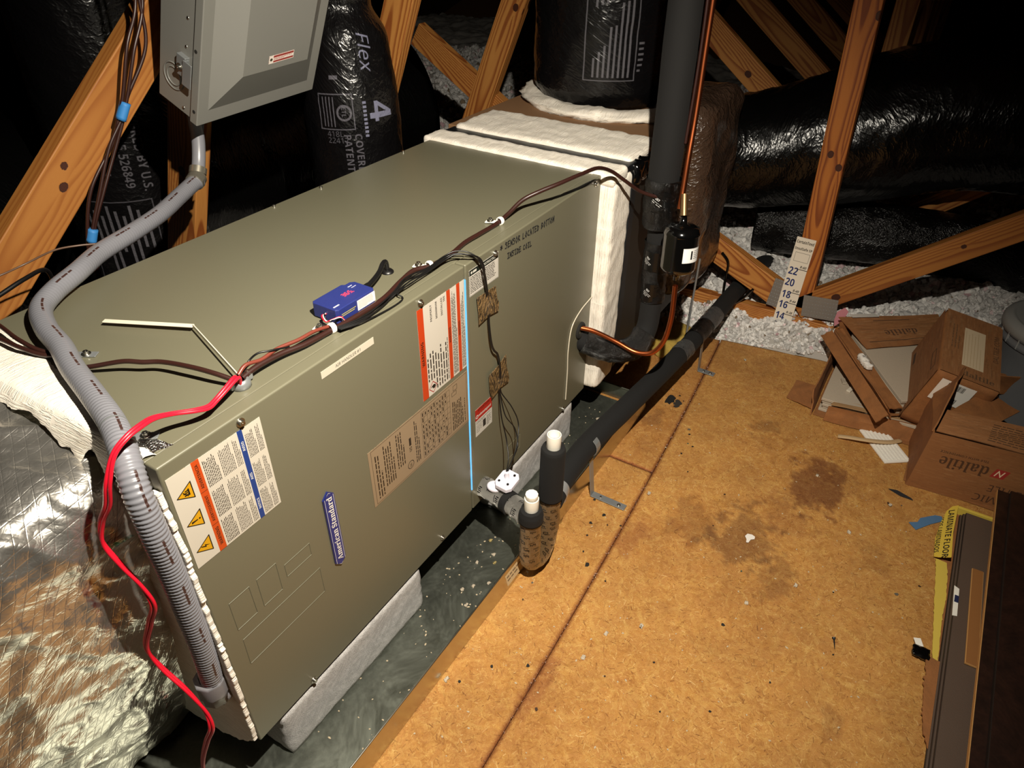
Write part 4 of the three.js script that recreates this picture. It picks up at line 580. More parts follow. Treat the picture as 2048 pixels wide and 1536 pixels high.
// ---------- liquid-tight conduit and its fittings ----------
{
  const cd = thing('conduit', 'fat grey flexible conduit looping from the electrical box over the air handler', 'conduit');
  const printTex = canvasTex(2048, 256, (g, W, H) => { g.fillStyle = '#76767c'; g.fillRect(0, 0, W, H); g.fillStyle = '#3a2622'; g.font = 'bold 12px sans-serif'; for (let x = 20; x < W; x += 290) greek(g, x, 142, 250, 1, 10, 8, '#3a2622', x); });
  const pts = [[0.598, 0.752, -0.668], [0.582, 0.751, -0.664], [0.53, 0.747, -0.640], [0.45, 0.745, -0.596], [0.36, 0.747, -0.556], [0.278, 0.75, -0.522], [0.215, 0.752, -0.482], [0.160, 0.750, -0.455], [0.122, 0.748, -0.425], [0.095, 0.746, -0.368], [0.079, 0.745, -0.305], [0.058, 0.7445, -0.245], [0.036, 0.745, -0.165], [0.012, 0.746, -0.085], [-0.012, 0.742, -0.030], [-0.026, 0.715, -0.004], [-0.029, 0.66, 0.004], [-0.026, 0.58, 0.000], [-0.024, 0.50, -0.006], [-0.022, 0.42, -0.012], [-0.022, 0.36, -0.018], [-0.022, 0.305, -0.026]];
  const R = 0.0155; const body = sweep(pts, (s, a, L) => R + 0.00055 * smooth(0.75, 1.0, s) * Math.sin(s / 0.0062 * Math.PI * 2) + 0.0001 * Math.sin(s / 0.0062 * Math.PI * 2), 0.0011, 22);
  { const uv = body.attributes.uv; for (let i = 0; i < uv.count; i++) { const u = uv.getX(i), v = uv.getY(i); uv.setXY(i, v / 0.62, u); } }
  printTex.wrapS = printTex.wrapT = THREE.RepeatWrapping; part(cd, 'jacket', body, phys(0xffffff, 0.36, { map: printTex, clearcoat: 0.3, clearcoatRoughness: 0.25 }));
  part(cd, 'end_bushing', merge([lathe([[0.0155, 0.036], [0.0225, 0.036], [0.0235, 0.03], [0.0235, 0.004], [0.021, 0.0], [0.021, -0.016], [0.0, -0.016]], 8).translate(-0.022, 0.285, -0.03), cyl([-0.024, 0.272, -0.03], [0.0, 0.272, -0.03], 0.019, 0.019, 18)]), phys(0x77767a, 0.4), 'grey angle connector');
  part(cd, 'coupling', merge([cyl([0.585, 0.7515, -0.6655], [0.602, 0.757, -0.674], 0.0185, 0.0185, 20), cyl([0.604, 0.762, -0.676], [0.612, 0.772, -0.680], 0.0175, 0.0175, 20)]), std(0xa7a192, 0.3, { metalness: 0.8 }), 'shiny steel coupling');
  part(cd, 'riser', sweep([[0.604, 0.760, -0.676], [0.622, 0.785, -0.686], [0.636, 0.82, -0.692], [0.643, 0.86, -0.696], [0.646, 0.91, -0.69]], () => 0.0135, 0.01, 20), M.conduit);
  single('conduit', 'thin grey conduit dropping behind the fat one under the electrical box', 'conduit', sweep([[0.675, 0.92, -0.70], [0.672, 0.86, -0.715], [0.66, 0.81, -0.725], [0.645, 0.785, -0.728]], () => 0.008, 0.01, 14), M.conduit);
  const strapAt = (c, dir, ear, lab) => { const o = thing('conduit_strap', lab, 'strap', [0, 0, 0]); const d = V(...dir).normalize(); const g = new THREE.TorusGeometry(0.0168, 0.0022, 6, 26, Math.PI * 1.15).rotateZ(-0.25).scale(1, 1, 2.6); const z = d, x = V(ear[0], 0, ear[1]).normalize(), y = new THREE.Vector3().crossVectors(z, x); if (y.y < 0) { y.negate(); x.copy(new THREE.Vector3().crossVectors(y, z)); } g.applyMatrix4(new THREE.Matrix4().makeBasis(x, y, z)); g.translate(...c); part(o, 'loop', g, M.steel); const e = V(ear[0], 0, ear[1]).normalize(); const eg = box(0.032, 0.0018, 0.013, 0.0008).rotateY(-Math.atan2(e.z, e.x)).translate(c[0] + e.x * 0.030, YT + 0.0012, c[2] + e.z * 0.030); part(o, 'ear', eg, M.steel); part(o, 'screw', hexHead(0.0042, 0.0045).translate(c[0] + e.x * 0.031, YT + 0.002, c[2] + e.z * 0.031), M.screw); };
  strapAt([0.081, 0.745, -0.312], [0.25, 0, -1], [0.55, 0.84], 'steel strap with one screw ear where the conduit turns along the top');
  strapAt([0.012, 0.746, -0.085], [0.3, 0, -1], [0.62, 0.78], 'steel strap with one screw ear under the red cable');
}
// ---------- cables and small fittings on top of the cabinet ----------
{
  const cn = thing('cable_connector', 'small zinc squeeze connector where the cables enter the cabinet top', 'connector', [0.163, YT, -0.047]);
  part(cn, 'collar', merge([lathe([[0.010, 0], [0.014, 0], [0.014, 0.007], [0.011, 0.012], [0.008, 0.012], [0.008, 0.001]], 16), bx(-0.018, -0.010, 0.003, 0.012, -0.005, 0.005, 0.002), bx(0.010, 0.019, 0.003, 0.013, -0.005, 0.005, 0.002)]), M.steel);
  part(cn, 'screw', hexHead(0.0032, 0.004).translate(0.0145, 0.0125, 0), M.screw); part(cn, 'screw', hexHead(0.0032, 0.004).translate(-0.0145, 0.011, 0), M.screw);
  const red = thing('red_cable', 'bright red cable pair hanging over the conduit and foil', 'cable');
  const rp1 = [[0.158, 0.735, -0.044], [0.152, 0.752, -0.037], [0.145, 0.755, -0.033], [0.129, 0.752, -0.029], [0.112, 0.747, -0.027], [0.098, 0.746, -0.024], [0.080, 0.751, -0.025], [0.054, 0.759, -0.033], [0.030, 0.770, -0.030], [0.012, 0.776, -0.022], [-0.006, 0.776, -0.018], [-0.026, 0.766, -0.018], [-0.045, 0.735, -0.020], [-0.052, 0.70, -0.030], [-0.058, 0.668, -0.048], [-0.062, 0.635, -0.055], [-0.058, 0.60, -0.045], [-0.054, 0.565, -0.030], [-0.054, 0.53, -0.024], [-0.060, 0.48, -0.045], [-0.066, 0.41, -0.072], [-0.062, 0.375, -0.062], [-0.056, 0.335, -0.030], [-0.055, 0.295, -0.006], [-0.060, 0.27, 0.0], [-0.066, 0.22, -0.02], [-0.07, 0.12, -0.06], [-0.07, 0.004, -0.09]];
  part(red, 'conductor', tube(rp1, 0.0024, 260, 8), M.redWire); part(red, 'conductor', tube(rp1.map(([x, y, z], i) => [x + 0.0028 * Math.sin(i * 1.1), y - 0.001, z + 0.0042]), 0.0024, 260, 8), M.redWire);
  single('brown_cable', 'dark brown thermostat cable crossing from the conduit to the connector', 'cable', tube([[0.066, 0.732, -0.262], [0.076, 0.738, -0.237], [0.102, 0.747, -0.196], [0.114, 0.746, -0.176], [0.127, 0.746, -0.157], [0.139, 0.748, -0.111], [0.148, 0.746, -0.073], [0.156, 0.740, -0.05]], 0.0034, 90, 8), M.brownWire);
  for (const [k, lab] of [[0, 'upper dark cable entering behind the conduit at the left edge'], [1, 'lower dark cable entering behind the conduit at the left edge']]) single('brown_cable', lab, 'cable', tube(k ? [[0.02, 0.745, -0.47], [0.045, 0.742, -0.41], [0.05, 0.741, -0.36], [0.06, 0.735, -0.325], [0.078, 0.732, -0.30]] : [[0.06, 0.752, -0.50], [0.062, 0.748, -0.43], [0.058, 0.744, -0.37], [0.064, 0.737, -0.33], [0.082, 0.732, -0.305]], 0.0033, 40, 8), M.brownWire);
  const main = [[0.166, 0.738, -0.045], [0.192, 0.740, -0.047], [0.235, 0.738, -0.046], [0.272, 0.735, -0.040], [0.316, 0.733, -0.038], [0.358, 0.732, -0.036], [0.436, 0.732, -0.036], [0.502, 0.733, -0.050], [0.539, 0.735, -0.053], [0.566, 0.733, -0.044], [0.600, 0.733, -0.039], [0.631, 0.733, -0.040], [0.681, 0.733, -0.047], [0.727, 0.733, -0.046], [0.786, 0.733, -0.045], [0.824, 0.739, -0.044], [0.862, 0.757, -0.034], [0.89, 0.770, -0.012], [0.925, 0.780, 0.012], [0.985, 0.785, 0.030], [1.06, 0.777, 0.034], [1.121, 0.752, 0.040], [1.15, 0.728, 0.058], [1.19, 0.695, 0.085], [1.225, 0.677, 0.125], [1.245, 0.672, 0.148]];
  single('brown_cable', 'brown control cable along the cabinet edge to the black pipe', 'cable', tube(main, 0.0042, 300, 9), M.brownWire);
  single('orange_cable', 'orange brown cable beside the brown one, connector to first clamp', 'cable', tube([[0.165, 0.742, -0.05], [0.18, 0.748, -0.052], [0.205, 0.744, -0.050], [0.235, 0.744, -0.052], [0.27, 0.742, -0.047], [0.30, 0.741, -0.046], [0.330, 0.736, -0.043]], 0.0028, 90, 8), M.orangeWire);
  single('black_wire', 'thin black wire arching beside the connector', 'wire', tube([[0.172, 0.736, -0.052], [0.195, 0.742, -0.064], [0.207, 0.750, -0.058], [0.222, 0.749, -0.050], [0.252, 0.740, -0.047]], 0.0014, 40, 6), M.blackWire);
  // four thin sensor wires running with the bundle, over the edge to the tape
  const over = [[0.604, 0.739, -0.036], [0.618, 0.744, -0.026], [0.632, 0.742, -0.006], [0.645, 0.728, 0.008], [0.655, 0.708, 0.010], [0.662, 0.685, 0.008], [0.672, 0.644, 0.006]];
  for (let i = 0; i < 4; i++) single('sensor_wire', 'thin black sensor wire dropping over the panel edge to the tape', 'wire', tube([[0.33, 0.735, -0.034 + i * 0.003], [0.37, 0.733, -0.026 + i * 0.004], [0.40 + i * 0.02, 0.731, -0.027 + i * 0.0045 * (i % 2)], [0.46, 0.735, -0.033 + i * 0.003], [0.50, 0.741 - i * 0.002, -0.040 + i * 0.004], [0.555, 0.738, -0.036 + i * 0.003], ...over.map(([x, y, z], k) => [x + Math.sin(i * 2.1 + k) * 0.0035 + (k < 3 ? -i * 0.003 : 0), y + Math.cos(i * 1.7 + k) * 0.0012, z + (k < 3 ? i * 0.003 : Math.cos(i * 2) * 0.001)])], 0.0013, 120, 6), M.blackWire, 'sensor wires over the edge');
  single('sensor_wire', 'black wire pair running between the two tape patches', 'wire', tube([[0.676, 0.60, 0.006], [0.676, 0.583, 0.006], [0.681, 0.53, 0.009], [0.690, 0.512, 0.009], [0.702, 0.498, 0.008], [0.716, 0.455, 0.006], [0.716, 0.43, 0.006]], 0.0024, 50, 8), M.blackWire);
  [[[0.716, 0.40, 0.005], [0.716, 0.391, 0.006], [0.714, 0.338, 0.020], [0.740, 0.285, 0.030], [0.727, 0.256, 0.045], [0.69, 0.248, 0.055], [0.656, 0.242, 0.062]], [[0.712, 0.40, 0.005], [0.712, 0.390, 0.006], [0.706, 0.34, 0.015], [0.704, 0.28, 0.030], [0.68, 0.252, 0.050], [0.655, 0.241, 0.061]], [[0.719, 0.40, 0.005], [0.721, 0.388, 0.006], [0.739, 0.343, 0.022], [0.750, 0.295, 0.032], [0.708, 0.262, 0.052], [0.657, 0.243, 0.063]]].forEach((p) => single('switch_wire', 'thin black wire hanging from the lower tape to the float switch', 'wire', tube(p, 0.0013, 60, 6), M.blackWire, 'float switch wires'));
  // white nylon clamps
  for (const [x, z, lab] of [[0.328, -0.040, 'white nylon cable clamp beside the blue power supply'], [0.570, -0.044, 'white nylon cable clamp where the sensor wires branch off'], [0.797, -0.045, 'white nylon cable clamp nearest the far end of the cabinet']]) {
    const c = thing('cable_clamp', lab, 'clamp', [x, YT, z]);
    part(c, 'loop', new THREE.TorusGeometry(0.0068, 0.0018, 6, 20, Math.PI * 1.5).scale(1, 1, 2.6).rotateY(Math.PI / 2 - 0.15).translate(0, 0.0068, 0), M.whitePlastic); part(c, 'tail', box(0.011, 0.0024, 0.024, 0.001).rotateX(-0.12).rotateY(0.25).translate(-0.006, 0.0038, -0.017), M.whitePlastic); part(c, 'screw', hexHead(0.0042, 0.005).translate(-0.006, 0.005, -0.019), M.screw);
  }
  // the bent white strip
  single('plastic_strip', 'bent strip of white plastic trim lying on the cabinet top', 'strip', merge([board([0.160, YT + 0.008, -0.338], [0.220, YT + 0.010, -0.211], 0.0022, 0.0085, [0, 0, 1]), board([0.220, YT + 0.010, -0.211], [0.168, YT + 0.012, -0.056], 0.0065, 0.0018, [1, 0, 0.3])]), phys(0xcfc7b4, 0.5));
  // blue power supply
  const ps = thing('power_supply', 'small dark blue power supply with a glowing red digital display', 'power supply', [0.3885, YT + 0.002, -0.070]);
  const sh = new THREE.Shape([[-0.0415, -0.022], [-0.0385, -0.025], [0.0385, -0.025], [0.0415, -0.022], [0.0415, 0.015], [0.036, 0.020], [0.026, 0.020], [0.022, 0.025], [-0.0385, 0.025], [-0.0415, 0.022]].map(([a, b]) => new THREE.Vector2(a, b))); const psg = new THREE.ExtrudeGeometry(sh, { depth: 0.021, bevelEnabled: true, bevelSize: 0.0012, bevelThickness: 0.0012, bevelSegments: 2 }).rotateX(-Math.PI / 2).translate(0, 0.0012, 0);
  part(ps, 'case', psg, phys(0x232c68, 0.38, { bumpMap: scaled(grainBump, 0.05), bumpScale: 0.0003 }));
  const seg = []; const dig = (d, X, Z) => { const on = { 3: 'abgcd', 6: 'afgedc', 5: 'afgcd' }[d], q = { a: [0, -1, 1], g: [0, 0, 1], d: [0, 1, 1], f: [-0.5, -0.5, 0], b: [0.5, -0.5, 0], e: [-0.5, 0.5, 0], c: [0.5, 0.5, 0] }; for (const k of on) { const [a, b, hz] = q[k]; seg.push(new THREE.BoxGeometry(hz ? 0.0034 : 0.001, 0.0004, hz ? 0.001 : 0.0036).translate(X + a * 0.0042, 0.02355, Z + b * 0.0040)); } };
  dig('3', -0.001, 0.001); dig('6', 0.0062, 0.001); dig('5', 0.0134, 0.001); seg.push(new THREE.BoxGeometry(0.0012, 0.0004, 0.0012).translate(0.0172, 0.02355, 0.0055));
  part(ps, 'display', merge(seg), std(0x400808, 0.4, { emissive: new THREE.Color(1, 0.05, 0.06), emissiveIntensity: 2.4 }), 'glowing red digits');
  const st = canvasTex(256, 150, (g, a, b) => { g.fillStyle = '#dcd6d2'; g.fillRect(0, 0, a, b); greek(g, 14, 14, 226, 8, 16, 7, '#b3564f', 8); });
  part(ps, 'side_sticker', new THREE.BoxGeometry(0.040, 0.0165, 0.0005).translate(0.0205, 0.0118, 0.0265), phys(0xffffff, 0.5, { map: st })); part(ps, 'side_print', merge([bx(-0.034, -0.003, 0.0125, 0.0135, 0.0262, 0.0266, 0.0001), bx(-0.034, -0.006, 0.0095, 0.0105, 0.0262, 0.0266, 0.0001)]), std(0x9a8f4a, 0.6)); part(ps, 'top_print', merge([bx(-0.038, -0.026, 0.0232, 0.0237, 0.014, 0.0165, 0.0001), bx(0.022, 0.031, 0.0232, 0.0237, -0.012, -0.0105, 0.0001), bx(0.024, 0.034, 0.0232, 0.0237, -0.006, -0.005, 0.0001)]), std(0xb9b7c0, 0.6));
  part(ps, 'strain_relief', cyl([0.041, 0.012, 0.0], [0.058, 0.013, -0.002], 0.0072, 0.0055, 14), M.blackWire); part(ps, 'power_cord', tube([[0.057, 0.013, -0.002], [0.080, 0.014, -0.008], [0.103, 0.016, -0.016], [0.121, 0.020, -0.024], [0.131, 0.018, -0.027], [0.133, 0.004, -0.027], [0.133, -0.004, -0.027]], 0.0042, 60, 10), M.blackWire); part(ps, 'grommet', lathe([[0.004, 0.0035], [0.008, 0.003], [0.011, 0.0], [0.011, -0.002]], 20).translate(0.133, 0.0, -0.027), M.blackWire);
  part(ps, 'mount_screw', hexHead(0.0035, 0.006).translate(-0.036, 0.0, 0.031), M.screw); part(ps, 'mount_ear', bx(-0.042, -0.032, 0, 0.002, 0.022, 0.036, 0.0006), phys(0x232c68, 0.38));
  for (const [c, o] of [[M.redWire, 0], [M.whitePlastic, 1], [M.blackWire, 2]]) part(ps, 'lead', tube([[-0.041, 0.012, 0.004 - o * 0.003], [-0.050 - o * 0.001, 0.012 + o * 0.001, 0.001 + o * 0.004], [-0.056 + o * 0.002, 0.008, 0.014], [-0.052, 0.012, 0.022 + o * 0.001], [-0.04, 0.014 - o * 0.001, 0.03], [-0.035, 0.006, 0.032]], 0.0009, 40, 6), c);
  // wires at the far left
  single('thin_wire', 'thin grey brown wire sagging across the diagonal brace', 'wire', tube([[0.06, 0.735, -0.62], [0.151, 0.741, -0.60], [0.193, 0.744, -0.60], [0.238, 0.757, -0.58], [0.268, 0.757, -0.565], [0.297, 0.752, -0.555]], 0.0018, 60, 6), phys(0x5a4334, 0.4));
  single('dark_wire', 'dark wire lying across the foot of the diagonal brace', 'wire', tube([[0.02, 0.716, -0.56], [0.08, 0.722, -0.555], [0.126, 0.729, -0.56], [0.172, 0.734, -0.57], [0.22, 0.722, -0.60], [0.24, 0.66, -0.64]], 0.0038, 50, 8), M.blackWire);
  single('hanging_cables', 'twisted brown cables hanging down in front of the diagonal brace', 'cable', merge([[[0.600, 1.304, -0.675], [0.586, 1.086, -0.681], [0.542, 1.008, -0.681], [0.507, 0.926, -0.693], [0.492, 0.898, -0.699], [0.455, 0.853, -0.705], [0.404, 0.764, -0.711], [0.373, 0.704, -0.717], [0.360, 0.664, -0.723], [0.360, 0.553, -0.729]], [[0.592, 1.304, -0.675], [0.580, 1.086, -0.681], [0.568, 1.013, -0.681], [0.511, 0.929, -0.696], [0.497, 0.899, -0.700], [0.461, 0.838, -0.708], [0.417, 0.772, -0.711], [0.380, 0.709, -0.717], [0.366, 0.658, -0.723], [0.366, 0.553, -0.729]], [[0.585, 1.304, -0.678], [0.574, 1.087, -0.684], [0.533, 1.021, -0.681], [0.501, 0.933, -0.693], [0.486, 0.897, -0.702], [0.468, 0.861, -0.708], [0.399, 0.785, -0.714], [0.368, 0.711, -0.720], [0.359, 0.661, -0.726], [0.371, 0.553, -0.729]]].map((p) => tube(p, 0.0033, 120, 8))), M.brownWire);
  for (const [p, q, lab] of [[[0.505, 0.924, -0.694], [0.489, 0.895, -0.700], 'band of blue tape high on the hanging cables'], [[0.377, 0.712, -0.716], [0.367, 0.687, -0.720], 'band of blue tape low on the hanging cables, near the conduit']]) single('tape_band', lab, 'tape', sweep([p, q], (s, a) => 0.0098 * (1 + 0.08 * Math.cos(2 * a)), 0.006, 18), M.blueTape);
}

// ---------- flexible ducts ----------
{
  const duct = (rad, k, amp = 1) => (s, a) => rad(s) * (1 + amp * (0.012 * n3(Math.cos(a) * 2, Math.sin(a) * 2, s * 9 + k) + 0.010 * Math.abs(n3(Math.cos(a) * 4 + k, Math.sin(a) * 4, s * 22)) + 0.006 * n3(Math.cos(a) * 9, Math.sin(a) * 9 + k, s * 40)));
  const printFilm = (w, h, len, draw, off) => { const t = canvasTex(w, h, (g) => { g.fillStyle = '#0c0b0c'; g.fillRect(0, 0, w, h); draw(g); }); t.wrapS = t.wrapT = THREE.RepeatWrapping; t.repeat.set(1, 1 / len); t.offset.set(off, 0); return phys(0xffffff, 0.27, { map: t, bumpMap: M.film.bumpMap, bumpScale: 0.0016 }); };
  const down = (g, s, x, y, font) => { g.save(); g.translate(x, y); g.rotate(Math.PI / 2); g.font = font; g.fillText(s, 0, 0); g.restore(); };
  // riser on the plenum, with its bar chart
  const d1 = thing('flex_duct', 'fat black flexible duct rising from the plenum, printed with a chart', 'flex duct');
  part(d1, 'sleeve', sweep([[1.785, 0.735, -0.31], [1.785, 0.95, -0.31], [1.79, 1.3, -0.31], [1.80, 2.0, -0.30]], duct((s) => 0.205 - 0.018 * (1 - smooth(0, 0.05, s)), 3), 0.012, 96), printFilm(1024, 1024, 1.0, (g) => {
    g.strokeStyle = '#5c5a5f'; g.fillStyle = '#5c5a5f'; g.lineWidth = 3; g.strokeRect(470, 690, 112, 248); for (let i = 0; i < 8; i++) { const hh = [50, 66, 82, 128, 132, 186, 190, 228][i]; g.fillRect(488 + i * 11, 930 - hh, 5, hh); if (i < 5) g.fillRect(488 + i * 11, 722 - i * 5, 5, 34); }
    g.fillStyle = '#7d7b82'; g.fillRect(486, 650, 34, 18); g.beginPath(); g.moveTo(466, 560); g.lineTo(480, 545); g.lineTo(478, 620); g.lineTo(464, 636); g.fill(); g.beginPath(); g.moveTo(484, 548); g.lineTo(500, 556); g.lineTo(496, 590); g.lineTo(484, 604); g.fill(); g.beginPath(); g.moveTo(504, 556); g.lineTo(518, 540); g.lineTo(516, 572); g.lineTo(506, 582); g.fill(); greek(g, 588, 840, 14, 6, 14, 6, '#5c5a5f', 2);
  }, 0.181), 'glossy wrinkled film');
  part(d1, 'tie', new THREE.TorusGeometry(0.206, 0.005, 8, 80).rotateX(Math.PI / 2).translate(1.785, 1.03, -0.31), M.gloss);
  // duct with the big 4
  const d2 = thing('flex_duct', 'black flexible duct printed with a large 4, beside the electrical box', 'flex duct');
  part(d2, 'sleeve', sweep([[1.15, 0.12, -0.74], [1.15, 0.5, -0.74], [1.152, 0.8, -0.742], [1.158, 1.02, -0.75], [1.17, 1.3, -0.76], [1.2, 1.8, -0.78]], duct((s) => 0.126 - 0.045 * Math.exp(-(((s - 0.90) / 0.05) ** 2)) - 0.012 * Math.exp(-(((s - 0.80) / 0.08) ** 2)), 8), 0.009, 72), printFilm(1024, 2048, 1.56, (g) => {
    const yv = (y) => 2048 * (1 - (y - 0.12) / 1.56); g.fillStyle = '#74758a'; down(g, '4', 570, yv(0.80) - 10, 'bold 120px sans-serif'); for (let i = 0; i < 9; i++) g.fillRect(548, yv(0.81) + i * 13, 12, 8); down(g, 'Flex', 560, yv(0.965), 'italic 64px sans-serif'); g.fillStyle = '#55535a'; g.fillRect(446, yv(0.87), 30, 12);
    g.strokeStyle = '#55535a'; g.lineWidth = 4; g.strokeRect(400, yv(0.828), 116, 108); g.lineWidth = 7; g.beginPath(); g.arc(486, yv(0.785), 22, 0, 7); g.stroke(); down(g, 'ETL', 478, yv(0.785) - 20, 'bold 20px sans-serif'); for (let i = 0; i < 4; i++) g.fillRect(414 + i * 12, yv(0.822), 4, 92); down(g, 'PATENT 5,526', 476, yv(0.735), 'bold 34px sans-serif'); down(g, 'COVERED BY', 512, yv(0.735), 'bold 34px sans-serif'); g.font = '26px sans-serif'; g.fillText('418L', 420, yv(0.728)); g.fillText('22417', 420, yv(0.712));
  }, 0.128), 'glossy wrinkled film');
  // duct behind the stud at the left
  const d3 = thing('flex_duct', 'black flexible duct with rows of grey print between the diagonal brace and the stud', 'flex duct');
  part(d3, 'sleeve', sweep([[0.80, 0.05, -1.30], [0.80, 0.5, -1.285], [0.81, 0.9, -1.27], [0.83, 1.7, -1.24]], duct(() => 0.175, 5), 0.014, 64), printFilm(1024, 1024, 1.0, (g) => { const yv = (y) => 1024 * (1 - (y - 0.05) / 1.0); g.fillStyle = '#565459'; down(g, 'COVERED BY U.S.', 590, yv(0.83), 'bold 30px sans-serif'); down(g, 'PATENT 5,526849', 552, yv(0.83), 'bold 28px sans-serif'); g.fillRect(500, yv(0.66), 26, 16); g.strokeStyle = '#4a484d'; g.lineWidth = 3; g.strokeRect(430, yv(0.575), 170, 260); for (let i = 0; i < 9; i++) g.fillRect(440 + i * 17, yv(0.565) + (i % 3) * 14, 7, 90 + (i * 37) % 120); g.lineWidth = 5; g.beginPath(); g.arc(636, yv(0.55), 20, 0, 7); g.stroke(); }, 0.5 - 0.115), 'glossy wrinkled film');
  // trunk lying behind the cabinet in the dark
  single('flex_duct', 'large black duct lying on the insulation behind the air handler', 'flex duct', sweep([[-0.9, 0.33, -1.72], [0.2, 0.33, -1.75], [0.9, 0.34, -1.82], [1.7, 0.36, -1.80], [2.35, 0.40, -1.62]], duct(() => 0.34, 4), 0.03, 56), M.film);
  // take-off from the far side of the plenum
  const d5 = thing('flex_duct', 'big shiny black duct curving away behind the ruler post to the right', 'flex duct');
  part(d5, 'sleeve', sweep([[1.99, 0.50, -0.22], [2.12, 0.50, -0.13], [2.24, 0.51, 0.08], [2.33, 0.57, 0.32], [2.42, 0.66, 0.60], [2.5, 0.69, 0.95], [2.56, 0.70, 1.4], [2.6, 0.68, 2.0]], duct((s) => 0.185 + 0.045 * smooth(0.3, 0.9, s), 6, 1.3), 0.014, 72), M.film, 'glossy wrinkled film');
  const d6 = thing('flex_duct', 'flattened black duct lying on the insulation behind the ruler post', 'flex duct');
  part(d6, 'sleeve', sweep([[2.36, 0.22, 0.12], [2.38, 0.235, 0.35], [2.45, 0.24, 0.62], [2.5, 0.22, 0.95], [2.48, 0.19, 1.25], [2.35, 0.17, 1.6]], duct(() => 0.105, 2, 2.2), 0.01, 60), phys(0x0d0b0a, 0.22, { bumpMap: scaled(filmBump, 0.3), bumpScale: 0.003 }), 'crumpled glossy film');
}
// ---------- depth ruler and plastic tag ----------
{
  const t = canvasTex(160, 800, (g, W, H) => { g.fillStyle = '#e6dccb'; g.fillRect(0, 0, W, H); g.fillStyle = '#15130f'; g.textAlign = 'center'; g.font = 'bold 30px sans-serif'; g.fillText('CertainTeed', W / 2, 44, 146); g.font = 'bold 26px sans-serif'; g.fillText('InsulSafe SP', W / 2, 92, 146); g.strokeStyle = '#333'; g.lineWidth = 2; g.strokeRect(24, 112, 120, 66); g.textAlign = 'left'; [['22', 'R-60', 232], ['20', '', 322], ['18', 'R-49', 420], ['16', 'R-44', 505], ['14', 'R-38', 600], ['13', '', 676], ['12', 'R-30', 752]].forEach(([a, b, y]) => { g.fillStyle = '#1b2c66'; g.font = 'bold 80px sans-serif'; g.fillText(a, 8, y + 52, 82); g.fillStyle = '#222'; g.font = 'italic bold 26px sans-serif'; if (b) { g.fillText(b, 92, y - 8); g.fillRect(70, y, 90, 5); } }); });
  const r = thing('depth_ruler', 'white cardboard insulation depth ruler fixed to the truss post', 'ruler');
  const g = new THREE.BoxGeometry(0.058, 0.36, 0.0012).rotateY(-Math.PI / 2).rotateX(0.03); g.translate(1.9285, 0.19, 0.357); part(r, 'scale', g, std(0xffffff, 0.6, { map: t }));
  single('plastic_tag', 'scrap of pink plastic poking out of the insulation beside the truss', 'plastic scrap', new THREE.ExtrudeGeometry(new THREE.Shape([[0, 0], [0.012, 0.03], [0.008, 0.066], [-0.008, 0.074], [-0.02, 0.05], [-0.012, 0.02]].map(([a, b]) => new THREE.Vector2(a, b))), { depth: 0.0015, bevelEnabled: false }).rotateY(-Math.PI / 2 + 0.2).rotateX(0.3).translate(1.905, 0.115, 0.515), phys(0xc98690, 0.5));
  single('fiberglass_scrap', 'torn yellow fiberglass scrap on the floor under the copper loop', 'insulation scrap', metreUV(lumpy(1.60, 1.79, 0.0, 0.055, -0.02, 0.115, 0.012, 0.012, 18, 5, 0.03)), M.yellowGlass);
}
